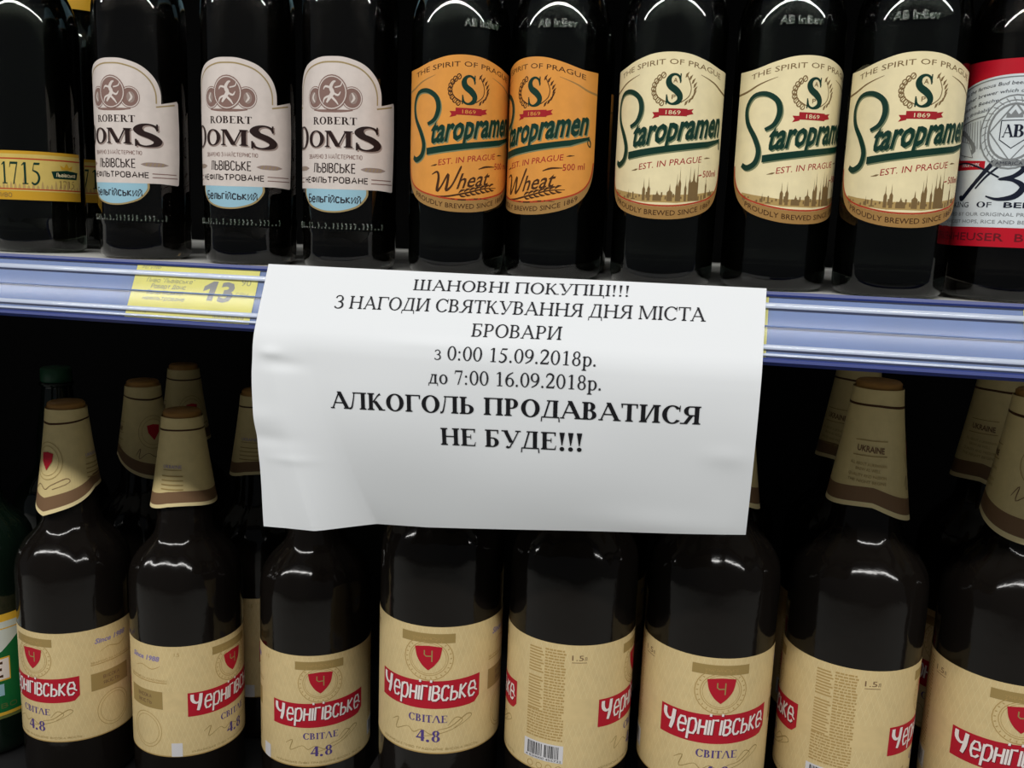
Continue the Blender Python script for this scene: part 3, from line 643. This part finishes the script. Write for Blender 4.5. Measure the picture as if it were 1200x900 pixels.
# ---- green-black bottle with a narrow gold strip
def strip_label():
    r = .0315; root = empty('beer_bottle'); prof, inner = small_profile(r, .153, ring=.0006)
    bottle_glass(root, prof, inner, 'glass_olive', 'cap_gold')
    f = lambda x, y, l: cyl(r, .0365)(x, y * 1.13, l)
    la = Art().add(R_(-44, 0, 44, 29.5), 'gold', 0).add(R_(-44, 5.4, 44, 27.6), 'pale_gold', 1).build('front_label', root, f, seg=2.5)
    a = Art().add(R_(-44, 24.4, 44, 25.2), 'red_line', 2).add(R_(-44, 6.2, 44, 6.9), 'red_line', 2)
    a.serif('1715', -13, 13, 9.6, 13, 'green_ink', False, layer=3)
    for k in range(30):
        h = random.uniform(1, 7); x = -42 + k * 2.9; a.add([[(x, 7), (x + 2, 7), (x + 1.6, 7 + h * .6), (x + 1, 7 + h), (x + .4, 7 + h * .6)]], 'tan_line', 2)
    a.add(R_(21, 14.5, 40, 17.5), 'green_ink', 3).add([[(20, 18), (21.5, 13.6), (39.5, 13.6), (41, 18), (31, 19)]], 'green_ink', 3)
    a.mono('Львівське', 23, 38.4, 15.0, 2.2, 'cream', w=.4, layer=4).add([[(27, 19.4), (26, 22), (29, 20.6), (31, 23.4), (33, 20.6), (36, 22), (35, 19.4)]], 'gold', 3)
    a.serif('1715', 25, 37, 8.2, 4.2, 'brown_ink', False, layer=3)
    a.mono('СВІТЛЕ ПИВО', -34, -6, 1.6, 2.4, 'brown_ink', w=.4, layer=2)
    a.build('lettering', la, f, seg=2.5)
    def nf(x, y, l):
        z = .183 + y * MM + .010 * ((x / 62) ** 2); R = neck_r(.0315, .153, z) + .0003 + l * .00006; an = x / 20.
        return Vector((R * sin(an), -R * cos(an), z))
    n = Art().add([(-60, 0), (60, 0), (60, 34), (-60, 34)], 'gold', 0).add(R_(-60, 3.6, 60, 4.6), 'red_line', 1).add(R_(-60, 4.6, 60, 30), 'pale_gold', 1)
    nl = n.build('neck_label', root, nf, seg=3)
    b = Art()
    for k in range(12): b.add(R_(-50 + k * 8.6, 7, -46 + k * 8.6, 7 + 6 * ((k * 7) % 3 + 1) / 3), 'brown_dark', 2)
    b.build('neck_print', nl, nf, seg=3)
    return root
gold = strip_label()

# ---- red and white lager label
def red_label():
    r = .0305; root = empty('beer_bottle'); prof, inner = small_profile(r, .142)
    bottle_glass(root, prof, inner, 'glass_brown', 'cap_dark')
    W = 47; Z0 = .030; f = cyl(r, Z0)
    la = Art().add(R_(-W, 0, W, 98), 'bud_white', 0).build('front_label', root, f, seg=2.5)
    b = Art().add([(-W, 99), (W, 99), (W, 84)] + [(x, 91 - 8 * (abs(x) / 40) ** 2) for x in range(40, -41, -4)] + [(-W, 84)], 'bud_red', 1)
    b.build('red_band', la, f, seg=2.5); Art().add(R_(-W, 0, W, 10.5), 'bud_red', 1).build('red_band', la, f, seg=2.5)
    Art().add([(-W, 41.5), (-W, 50), (-36, 52), (-30, 47), (-12, 46), (-12, 41.5)], 'bud_red', 1).build('red_side_panel', la, f, seg=2.5)
    b = Art().add([(W, 41.5), (W, 50), (36, 52), (30, 47), (12, 46), (12, 41.5)], 'bud_red', 1)
    b.build('red_side_panel', la, f, seg=2.5)
    a = Art()
    arc = lambda x: -8 * (abs(x) / 40) ** 2
    for k, s_ in enumerate(('This is the famous Bud beer. We know of no brand', 'any other brewer which costs so much to brew', 'exclusive Beechwood Aging produces a taste', 'and a drinkability you will find in no other beer')):
        a.sans(s_, -38 + k, 38 - k, 85.6 - k * 4.1, 2.0, 'bud_navy', layer=2, fn=arc, shear=.2)
    a.add(stroke([(x, 71 + arc(x)) for x in range(-44, 45, 4)], .7), 'bud_grey', 2).add(stroke([(x, 89.6 + arc(x)) for x in range(-40, 41, 4)], .6), 'bud_grey', 2)
    for s_ in (-1, 1):
        for k in range(15): a.add(stroke([(s_ * (14 + k * 1.9), 52 + k * .3), (s_ * (16 + k * 1.7), 68 - k * .25)], .45), 'bud_grey', 1.5)
        a.add(stroke([(s_ * 40, 54, .5), (s_ * 32, 62, 3), (s_ * 24, 58, 2), (s_ * 20, 52, 3), (s_ * 27, 49, 1)], 1, 4), 'bud_grey', 1.6)
        a.add([[(s_ * 20, 48), (s_ * 30, 50), (s_ * 33, 58), (s_ * 24, 56)]], 'bud_white', 2).add(stroke([(s_ * 20, 48), (s_ * 30, 50), (s_ * 33, 58), (s_ * 24, 56), (s_ * 20, 48)], .4), 'bud_grey', 2.2)
    a.sans('TRADE MARK', -28, -15, 43.2, 2.0, 'bud_white', layer=2, bold=.01).sans('REGISTERED', 15, 28, 43.2, 2.0, 'bud_white', layer=2, bold=.01)
    a.serif('KING', -31, -19, 21.2, 3.0, 'bud_navy', True, layer=2).serif('OF', -14, -6, 21.2, 3.0, 'bud_navy', True, layer=2).sans('BEERS', 0, 22, 21.2, 3.0, 'bud_navy', bold=.02, layer=2)
    a.sans('BREWED BY OUR ORIGINAL PROCESS FROM THE', -41, 40, 16.6, 2.0, 'bud_grey', layer=2).sans('CHOICEST HOPS, RICE AND BEST BARLEY MALT', -41, 40, 12.6, 2.0, 'bud_grey', layer=2)
    a.sans('ANHEUSER  BUSCH', -42, 34, 3.2, 4.4, 'bud_dark', bold=.01, layer=2)
    # script word
    sc = [[(-26, 25.4, 3.0), (-24.6, 23.6, 3.6), (-21, 27, 3.2), (-15, 34, 3.0), (-8.5, 42, 3.4), (-7, 44, 2.0)],
          [(-33, 34, .8), (-36, 37.5, 1.0), (-33, 42, 1.2), (-24, 43, 1.2), (-14, 40, 1.3), (-4, 35, 1.2)],
          [(-16, 29, 1.2), (-10, 36, 1.6), (-2, 42.5, 1.6), (4, 43.2, 3.0), (7.4, 39.8, 3.6), (3, 35.6, 3.0), (-4, 34, 1.2), (3, 33.6, 2.4), (8, 30, 4.2), (4.4, 25, 4.0), (-3.6, 23.4, 2.2), (-9.6, 25, 1.0)],
          [(12, 34, .8), (15, 35, 2.8), (13.6, 30, 3.6), (13.4, 25.6, 3.4), (17, 24.4, 1.8), (22, 29, 1.2), (25, 35, 3.0), (23, 28, 3.6), (24, 24.4, 2.6), (28, 27, 1.0)],
          [(40, 43, 2.2), (37.6, 34, 3.6), (36, 26, 3.6), (39, 24.4, 2)], [(37, 33, 1.4), (32, 34.6, 2.6), (29.6, 29, 3.6), (32, 24.4, 2.4), (36, 28, 1.0)]]
    for s_ in sc: a.add(stroke([(x, y + 2.2, w * .74) for x, y, w in s_], 1, 5), 'bud_navy', 3)
    a.build('lettering', la, f, seg=2.5)
    e = Art().add(ell(0, 61, 17, 19.5, 40), 'bud_white', 3).add(ring(0, 61, 17, 19.5, .8), 'bud_grey', 4).add(ring(0, 61, 14.4, 16.8, .6), 'bud_grey', 4).add(ring(0, 61, 12.8, 15.2, 1.2), 'bud_grey', 4)
    for k in range(28):
        t = 2 * pi * k / 28; e.add(stroke([(13.2 * cos(t), 61 + 15.6 * sin(t)), (15.8 * cos(t + .09), 61 + 18.2 * sin(t + .09))], .5), 'bud_grey', 4)
    e.add(stroke([(0, 76), (11.5, 61), (0, 46), (-11.5, 61), (0, 76)], .9), 'bud_grey', 5)
    e.add([(-6, 67), (6, 67), (6, 57), (0, 52.5), (-6, 57)], 'bud_white', 5).add(stroke([(-6, 67), (6, 67), (6, 57), (0, 52.5), (-6, 57), (-6, 67)], .5), 'bud_navy', 6)
    e.add([(-4, 68.5), (-3.6, 71.6), (-1.8, 70), (0, 72.6), (1.8, 70), (3.6, 71.6), (4, 68.5)], 'bud_grey', 6)
    e.serif('A', -5, .6, 58.2, 6.6, 'bud_navy', True, layer=7).serif('B', .2, 5.2, 58.2, 6.6, 'bud_navy', True, layer=7)
    e.add(R_(-8, 43.2, 8, 46.2), 'bud_grey', 6).sans('AMERICA', -6.6, 6.6, 43.8, 1.8, 'bud_navy', layer=7)
    e.build('medallion', la, f, seg=2.5)
    return root
bud = red_label()

# ---- moulded letters on a shoulder
def moulded_word(root, word, turn=0):
    cu = bpy.data.curves.new('t', 'FONT'); cu.body = word; cu.size = .0062; cu.bevel_depth = .00034; cu.bevel_resolution = 1; cu.fill_mode = 'NONE'; cu.resolution_u = 3
    t = bpy.data.objects.new('t', cu); me = t.to_mesh(); bm = bmesh.new(); bm.from_mesh(me); t.to_mesh_clear(); bpy.data.objects.remove(t)
    xs = [v.co.x for v in bm.verts]; mid = (min(xs) + max(xs)) / 2
    for v in bm.verts:
        z = .1465 + v.co.y; R = neck_r(.0305, .146, z) + v.co.z; an = (v.co.x - mid) / .0305 + turn; v.co = (R * sin(an), -R * cos(an), z)
    obj('moulded_lettering', bm, 'glass_raised', root)

# ---- large tan-label bottle
LR = .0460
def big_body(root, m='plastic_brown', capm='cap_gold'):
    p = [(0, .008), (.014, .006), (.030, .0015), (.037, 0), (.041, .0012), (.0445, .005), (.0458, .010), (LR, .016), (LR, .168), (.0460, .186), (.0455, .193), (.0442, .1995), (.0415, .2055), (.0375, .2115), (.0330, .2165), (.0285, .2210), (.0252, .2255), (.0232, .231), (.0222, .239), (.0212, .250), (.0192, .265), (.0165, .282), (.0150, .296), (.0142, .302), (.0142, .304), (.0165, .3045), (.0165, .3065), (.0135, .307), (.0132, .318), (0, .318)]
    p = [(r_, z_ if z_ < .25 else z_ + .008) for r_, z_ in p]
    bm = lathe(p, 96)
    for v in bm.verts:      # shallow flutes added to the shoulder to break up its highlight arc
        z = v.co.z; k = max(0, 1 - abs(z - .212) / .030)
        if k > 0:
            an = math.atan2(v.co.y, v.co.x); q = 1 - .030 * k * (.5 + .5 * cos(11 * an)) ** 2; v.co.x *= q; v.co.y *= q
    obj('bottle_body', bm, m, root)
    bm = lathe([(0, .330), (.0135, .330), (.0148, .3285), (.0150, .3165), (.0136, .3155), (0, .3155)][::-1], 48)
    obj('screw_cap', bm, capm, root)
def big_bottle(collar_amp=9, tip=0, notch=False):
    root = empty('beer_bottle'); big_body(root)
    Z0 = .0455; f = cyl(LR, Z0, .00015); C = 2 * pi * LR * 1000
    la = Art().add(R_(-C / 2, 0, C / 2, 97.5), 'tan', 0).build('wrap_label', root, f, seg=4)
    deg = C / 360
    fr = Art(); fr.add(R_(-C / 2, .0, C / 2, 1.0), 'tan_line', 1)
    for k in range(-34, 35):   # faint diagonal guilloche
        x = k * 4.2
        fr.add([[(x, 1), (x + .22, 1), (x + 14.22, 40), (x + 14, 40)]], 'hem_cream', .6).add([[(x + 14, 1), (x + 14.22, 1), (x + .22, 40), (x, 40)]], 'hem_cream', .6)
        fr.add([[(x, 58), (x + .22, 58), (x + 14.22, 97), (x + 14, 97)]], 'hem_cream', .6).add([[(x + 14, 58), (x + 14.22, 58), (x + .22, 97), (x, 97)]], 'hem_cream', .6)
    fr.build('label_pattern', la, f, seg=4)
    le = Art()
    for c0 in (0, C / 2):
        bn = Art(); em = Art()
        def sh(x): return x + c0 if x + c0 <= C / 2 + 46 else x + c0 - C
        def P(poly): return [(x + c0, y) for x, y in poly]
        # banner: 100 degrees wide, ends pointed / rounded, sags in the middle
        L = -50 * deg; R2 = 50 * deg
        sag = lambda x: -1.2 + 1.2 * (abs(x) / 40) ** 2
        xs = [L + (R2 - L) * k / 20 for k in range(21)]
        up = [(x, 57.5 + sag(x) + .03 * x) for x in xs]; dn = [(x, 36.2 + sag(x) + .02 * x + (4.5 * max(0, (x - R2 + 6) / 6) ** 2 if x > R2 - 6 else 0)) for x in xs]
        bn.add([P(q) for q in [[dn[k], dn[k + 1], up[k + 1], up[k]] for k in range(20)]], 'banner_red', 2)
        T = [('Чернігівське', -36.5, 36.8)]
        for dx, dy, m_, ly in ((.5, -.4, 'bud_dark', 3), (0, 0, 'banner_white', 4)):
            pl = mono('ернігівське', -27.5 + dx, 36.5 + dx, 40.6 + dy, 15.6, 1.6, slope=.035, shear=.08, gap=.21); bn.add([P(q) for q in pl], m_, ly)
            ch = stroke([(-36.6, 54.6, 2.6), (-36.4, 49.6, 2.8), (-33.4, 46.8, 1.8), (-30, 48.6, 1.4)], 1, 3) + stroke([(-29.6, 54.6, 2.6), (-30.6, 46, 2.8), (-32.2, 40, 2.2)], 1, 3) + stroke([(35.6, 47.8, 1.2), (38, 46, 1.0)], 1)
            bn.add([P([(x + dx, y + dy) for x, y in q]) for q in ch], m_, ly)
        em.add(P(R_(-19.5, 85.4, 20, 92.4)), 'khaki', 2); em.add([P(q) for q in mono('УКРАЇНСЬКЕ', -11, 12, 87.6, 2.2, .35)], 'tan_line', 3)
        em.add([P(q) for q in ring(1, 73.5, 18.2, 16.8, .6)], 'tan_line', 1.4).add([P(q) for q in ring(1, 73.5, 14.4, 13.2, .45)], 'tan_line', 1.4).add([P(q) for q in ring(1, 73.5, 12.9, 11.8, .3)], 'tan_line', 1.4)
        for k in range(26):
            t = 2 * pi * k / 26; em.add(P(stroke([(1 + 15.6 * cos(t), 73.5 + 14.4 * sin(t)), (1 + 17 * cos(t + .02), 73.5 + 15.6 * sin(t + .02))], .7)[0]), 'tan_line', 1.4)
        sp = smooth_line([(-9, 82), (0.8, 83.2), (10.8, 82.4)], 4) + smooth_line([(10.8, 82.4), (9.2, 74), (5, 68), (1, 64.6)], 4)[1:] + smooth_line([(1, 64.6), (-3.6, 68.4), (-7.4, 74.6), (-9, 82)], 4)[1:-1]
        em.add(P(sp[::-1]), 'banner_red', 3)
        em.add([P(q) for q in mono('Ч', -2.4, 4, 71.2, 8.6, .9)], 'khaki', 4)
        le.add([P(q) for q in put(serif('СВІТΛЕ', True), -13, 15.6, 24.6, 5.6, base=.66, slope=-.01)], 'violet', 2)
        le.add([P(q) for q in put(serif('4.8', True), -7, 10.6, 9.4, 8.6, base=.66)], 'violet', 2)
        sig = [(-28, 20, .3), (-22, 23.4, .7), (-24, 14.5, .6), (-14, 19, .4), (-9, 15.6, .6), (-3, 18.6, .4), (4, 15.2, .6), (10, 19, .4), (18, 21, .6), (30, 29, .8), (34, 27, .5), (24, 21, .4), (12, 16.4, .5), (-6, 12.4, .3)]
        le.add([P(q) for q in stroke(sig, 1, 4)], 'khaki', 1.2).add([P(q) for q in stroke([(16, 22, .3), (22, 28, .6), (27, 25, .5), (21, 20, .3)], 1, 4)], 'khaki', 1.2)
        le.add([P(q) for q in mono('УКРАЇНСЬКЕ ПИВО ТРАДИЦІЙНЕ ВИСОКА ЯКІСТЬ', -38, 40, 3.0, 1.5, .28)], 'khaki', 2)
        bn.build('banner', la, f, seg=4, label='red banner with white lettering'); em.build('emblem', la, f, seg=4)
    # gap A: brown block, seal
    GA = C / 4; g0 = 61 * deg; g1 = 105 * deg
    le.add(R_(g0, 42, g1, 57.5), 'khaki', 2)
    for k, s_ in enumerate(('ВИСОКА', 'ЯКІСТЬ')): le.mono(s_, g0 + 10, g1 - 10, 51.2 - k * 5.4, 2.8, 'hem_brown', w=.5, layer=3)
    le.add(R_(g0, 65, g1 + 4, 65.7), 'tan_line', 2).mono('ЗВАРЕНО ЗА КЛАСИЧНИМ', g0, g1 + 4, 66.5, 1.6, 'tan_line', w=.3, layer=2)
    le.serif('Since', g0 + 4, g0 + 17, 85, 4.4, 'violet_pale', True, layer=2, shear=.25) if False else le.sans('Since 1988', g0 + 4, g0 + 33, 84, 4.4, 'violet_pale', bold=.03, layer=2, shear=.25)
    le.add(stroke([(g0 + 8, 76, .2), (g0 + 16, 79, .5), (g0 + 26, 76.5, .6), (g0 + 34, 80, .2)], 1, 4), 'tan_line', 2)
    le.add(ring(g0 + 19, 22, 15, 16, .5), 'tan_line', 1.4).add(ring(g0 + 19, 22, 12.5, 13.4, .4), 'tan_line', 1.4)
    le.sans('1.5', C / 2 - 62 * deg, C / 2 - 57 * deg, 89, 3.2, 'tan_line', layer=2)
    le.add(R_(C / 2 - 67 * deg, .4, C / 2 - 56 * deg, 12.4), 'tag_white', 3)
    # gap B: dense text, barcode
    b0 = -50 * deg - 65 * deg; b1 = -50 * deg - 31 * deg
    bc = Art().add(R_(b0 - 1.5, 8.5, b1 + 1, 22), 'tag_white', 3); x = b0 + 1.5
    while x < b1 - 2:
        w = random.choice((.3, .5, .8)); bc.add(R_(x, 11.4, x + w, 20.8), 'black', 4); x += w + random.choice((.35, .5, .7))
        if abs(x - (b0 + b1) / 2) < 1: x += 1.2
    bc.sans('4 820000 455732', b0, b1, 9.1, 1.7, 'black', layer=4)
    bc.build('barcode', la, f, seg=4)
    for k in range(22):
        yy = 92 - k * 2.15; xx = b0
        if k == 9: continue
        le.add(R_(b0, yy - 46 if False else yy - 1.0, b0 + 9.4 + (k % 3), yy), 'tan_line', 1.6)
    for k in range(32):
        yy = 93 - k * 2.15
        if yy < 24: break
        x = b0 + (12.4 if k < 22 else 0)
        while x < b1 - 1:
            w = random.uniform(1.0, 3.8); w = min(w, b1 - x); le.add(R_(x, yy - 1.15, x + w, yy), 'tan_line', 2); x += w + .6
    le.sans('1.5', b1 + 4, b1 + 12, 86.4, 4.0, 'hem_brown', layer=2).mono('Л', b1 + 12.6, b1 + 14.4, 86.4, 2.4, 'hem_brown', w=.4, layer=2)
    le.add(R_(b1 + 4, 84.6, b1 + 14.4, 85), 'hem_brown', 2)
    for k in range(4): le.add(ring(b0 + 4 + k * 7.2, 4.0, 2.4, 2.4, .5), 'tan_line', 2)
    le.build('lettering', la, f, seg=4)
    return root
def collar(root, amp, base=.2335, turn=0, flare=0):
    """paper skirt round the neck; amp mm rise of the hem away from the tip"""
    top = .3255; base += .008
    def hem(an):
        d = abs((an + pi) % (2 * pi) - pi) / pi
        return base + amp * MM * (1.9 * min(d, .55) ** 1.15 if amp > 4 else 1.0 * d) + .0010 * sin(3 * an + 1)
    def rr(z, an):
        t = (top - z) / (top - .240); return .0162 + .0116 * t ** 1.15 + .0009 * t * sin(2 * an + .6) + flare * t * t
    def f(x, y, l):
        an = x; z = hem(an) + (top - hem(an)) * y if True else 0
        R = rr(z, an) + l * .00007
        return Vector((R * sin(an), -R * cos(an), z))
    a = Art()
    N = 72; M = 10
    for i in range(N):
        for j in range(M): a.add(R_(-pi + 2 * pi * i / N, j / M, -pi + 2 * pi * (i + 1) / N, (j + 1) / M), 'collar', 0)
    c = a.build('neck_collar', root, f)
    h = Art(); h2 = Art()
    for i in range(N):
        x0, x1 = -pi + 2 * pi * i / N, -pi + 2 * pi * (i + 1) / N
        h.add(R_(x0, .0, x1, .04), 'hem_cream', 1).add(R_(x0, .04, x1, .17), 'hem_brown', 1); h2.add(R_(x0, .855, x1, .875), 'brown_dark', 1)
    h.build('hem_band', c, f); h2.build('top_line', c, f)
    # print in mm on the mid radius
    Lh = 68
    def f2(x, y, l):
        an = x / 22.; z = .2425 + y * MM * 1.12; R = rr(z, an) + .0002 + l * .00007
        return Vector((R * sin(an), -R * cos(an), z))
    p = Art()
    sp = [(-6, 42), (0, 43), (6, 42), (5, 36), (0, 29.5), (-5, 36)]
    p.add(sp[::-1], 'banner_red', 3).add(ring(0, 36.5, 14, 14, .4), 'khaki', 2).add(ring(0, 36.5, 11, 11, .3), 'khaki', 2)
    p.add(stroke([(-16, 17, .3), (-12, 23, .6), (-13, 14.5, .5), (-6, 19, .4), (0, 15.5, .5), (5, 19, .4), (16, 24, .6), (18, 21, .4), (6, 16, .4)], 1, 4), 'hem_brown', 2)
    p.sans('4.8% об', 22 * 1.0, 22 * 1.0 + 5, 40, 2, 'khaki') if False else None
    p.sans('UKRAINE', -51, -33, 38, 3.6, 'hem_brown', bold=.03, layer=2, slope=-.06).add(R_(-53, 44, -31, 44.5), 'khaki', 2).add(R_(-53, 35, -31, 35.5), 'khaki', 2)
    for k, s_ in enumerate(('ALL ABOUT A UKRAINIAN', 'BREW AS WELL', 'QUALITY AND PASSION', 'THE NIGHT BEGINS')): p.sans(s_, -54 + (k == 1) * 4, -31 - (k == 1) * 4, 30 - k * 3.4, 1.8, 'khaki', layer=2, slope=-.06)
    p.sans('UKRAINE', 33, 49, 38, 2.6, 'violet_pale', layer=2).add(R_(33, 36.5, 49, 37), 'khaki', 2)
    for k in range(4): p.add(R_(32, 32 - k * 3.2, 50, 32.8 - k * 3.2), 'khaki', 2)
    p.build('collar_print', c, f2, seg=3)
    if turn:
        c.rotation_euler = (0, 0, turn)
    return c
tanb = big_bottle()

def other_big():
    root = empty('beer_bottle'); big_body(root, 'plastic_green', 'cap_green')
    Z0 = .037; f = cyl(LR, Z0, .00015)
    la = Art().add(R_(-140, 0, 140, 98), 'grass_green', 0).build('wrap_label', root, f, seg=4)
    a = Art().add(R_(-140, 91, 140, 98), 'label_yellow', 1).add(R_(-140, 3, 140, 6), 'label_yellow', 1).add(R_(-140, 0, 140, 3), 'leaf_olive', 1)
    for c in (-90, 0, 90):
        a.add([(c - 45, 91), (c - 45, 72), (c - 30, 62), (c - 12, 70), (c + 8, 58), (c + 20, 64), (c + 36, 78), (c + 45, 84), (c + 45, 91)], 'sky_pale', 1)
        a.add(R_(c - 42, 84, c + 42, 85), 'label_yellow', 2).add(R_(c - 36, 36, c + 26, 58), 'label_yellow', 2).add(R_(c - 36, 37.4, c + 25, 56.6), 'banner_white', 3)
        a.mono('ІВСЬКЕ', c - 32, c + 21, 40.5, 12.5, 'brown_dark', w=2.6, layer=4).add(R_(c + 2, 22, c + 20, 33), 'doms_blue', 3)
        a.mono('СВІТЛЕ ПИВО', c - 40, c + 30, 10, 4, 'leaf_olive', w=.6, layer=3)
        for k in range(14): a.add([(c - 44 + k * 6, 58), (c - 41 + k * 6, 58 + (k * 5) % 7 + 3), (c - 38 + k * 6, 58)], 'grass_green', 1.5)
    a.build('label_print', la, f, seg=4)
    return root
greenb = other_big()

# ================================================================== PLACING
def face(x, y): return math.atan2(-x, .5313 + y)          # turn of a bottle whose label faces the aisle where the shopper stands
used = set()
def place(proto, x, y, z, off, label, group, cat='bottle', collar_args=None, dz=0):
    if id(proto) in used: o = copy_tree(proto)
    else: o = proto; used.add(id(proto))
    o.location = (x, y, z + .0002); o.rotation_euler = (0, 0, face(x, y) + rad(off)); tag(o, label, cat, group); return o
TOP = 'small glass beer bottles on the white top shelf'; LOW = 'large tan-labelled beer bottles on the lower shelves'
place(gold, -.4815, .066, 0, -20, 'green-black bottle with narrow gold strip label reading 1715, front row far left', TOP)
place(doms, -.3850, .051, 0, -38, 'brown bottle with white die-cut label, leftmost of three, label turned left', TOP)
place(doms, -.3045, .049, 0, -27, 'brown bottle with white die-cut label, middle of three, above the yellow price tag', TOP)
place(doms, -.2325, .046, 0, -22, 'brown bottle with white die-cut label, rightmost of three, beside an amber-labelled bottle', TOP)
e1 = place(wheat, -.1605, .048, 0, 5, 'amber-labelled bottle with the large green S showing in full', TOP)
e2 = place(wheat, -.0985, .054, 0, -34, 'amber-labelled bottle turned left so its green S is hidden', TOP)
g = place(star, -.0292, .0405, 0, -3, 'cream-labelled bottle standing square, first of three, right of the amber labels', TOP)
h = place(star, .0368, .050, 0, 24, 'cream-labelled bottle turned right, middle of three', TOP)
i = place(star, .1010, .040, 0, 11, 'cream-labelled bottle beside the red and white label, third of three', TOP)
place(bud, .1640, .050, 0, -5, 'bottle with red, white and grey label cut by the right picture edge', TOP)
# rows behind on the top shelf
BT = 'small bottles in the dark second row of the top shelf'
place(gold, -.505, .150, 0, 8, 'green-black bottle in the second row, just left of the white labels', BT)
for x, o_, l in ((-.433, 30, 'second-row brown bottle behind the leftmost white-labelled bottle'), (-.345, 30, 'second-row brown bottle behind the middle white-labelled bottle'), (-.263, 30, 'second-row brown bottle behind the gap left of the amber labels')):
    place(doms, x, .128, 0, o_, l, BT)
for x, p_, l in ((-.176, wheat, 'second-row amber-labelled bottle behind the fully showing green S'), (-.104, wheat, 'second-row amber-labelled bottle behind the hidden S'), (-.034, star, 'second-row cream-labelled bottle behind the square-standing one'), (.042, star, 'second-row cream-labelled bottle behind the one turned right'), (.118, star, 'second-row cream-labelled bottle behind the third cream label')):
    place(p_, x, .132, 0, 150, l, BT)

low = [  # x, y, shelf z, emblem turn, collar (amp, turn deg, base)
    (-.5200, .1339, zA, -50, (22, -48, .229), 'large tan-labelled bottle whose collar dips to a point, beside the green label at far left'),
    (-.4160, .1400, zA, 48 - 180, (6, -132, .240), 'large tan-labelled bottle with collar half lit, nearest bottle left of the notice'),
    (-.3050, .1560, zA, 3 - 180, (9, 0, .252), 'large tan-labelled bottle under the left end of the notice with a white corner patch'),
    (-.1790, .1005, zB, -12, (9, 20, .236), 'large tan-labelled bottle facing forward with full red banner, under the word for alcohol'),
    (-.0800, .1000, zB, 78, (9, 90, .236), 'large tan-labelled bottle turned to its barcode, under the middle of the notice'),
    (.0183, .1090, zB, 13, (12, 120, .226), 'large tan-labelled bottle facing forward under the right corner of the notice'),
    (.1172, .1191, zB, 90, (13, 108, .227), 'large tan-labelled bottle with the word UKRAINE on its collar, right of the notice'),
    (.2190, .1254, zB, 18, (14, 20, .222), 'large tan-labelled bottle cut by the right picture edge'),
]
roots = []
for x, y, z, off, (amp, ct_, bs), lb in low:
    o = copy_tree(tanb); used.add(id(tanb))
    o.location = (x, y, z + .0002); o.rotation_euler = (0, 0, face(x, y) + rad(off)); tag(o, lb, 'bottle', LOW)
    collar(o, amp, bs, rad(ct_ - off)); roots.append(o)
def kill(o):
    for c in list(o.children): kill(c)
    bpy.data.objects.remove(o)
kill(tanb)
place(greenb, -.628, .146, zA, -8, 'green bottle with yellow-edged green label at the far left edge, lower shelf', 'green bottles on the lower shelf')
place(greenb, -.640, .275, zA, 40, 'green-capped bottle in the dark behind the far left tan-labelled bottle', 'green bottles on the lower shelf')
BL = 'second-row large bottles on the lower shelves'
def back(src, x, y, z, off, lb):
    o = copy_tree(roots[src]); o.location = (x, y, z + .0002); o.rotation_euler = (0, 0, face(x, y) + rad(off)); tag(o, lb, 'bottle', BL)
back(0, -.522, .245, zA, -50 + 70, 'second-row large bottle with red shield collar, between the two leftmost collars')
back(1, -.540, .345, zA, 20, 'third-row large bottle, dim collar above the half-lit collar')
back(1, -.402, .245, zA, 48 - 180, 'second-row large bottle just left of the notice edge')
back(4, .1200, .222, zB, 60, 'second-row large bottle whose dark collar shows behind the UKRAINE collar')
back(5, .2230, .222, zB, -20, 'second-row large bottle whose dark collar shows right of the UKRAINE collar')
back(3, .020, .215, zB, 40, 'second-row large bottle behind the right corner of the notice')
back(3, -.080, .205, zB, 0, 'second-row large bottle in the dark behind the barcode bottle')
moulded_word(h, 'AB InBev', -.25); moulded_word(i, 'AB InBev', -.15); moulded_word(e1, 'AB InBev', .35); moulded_word(e2, 'AB InBev', .5)
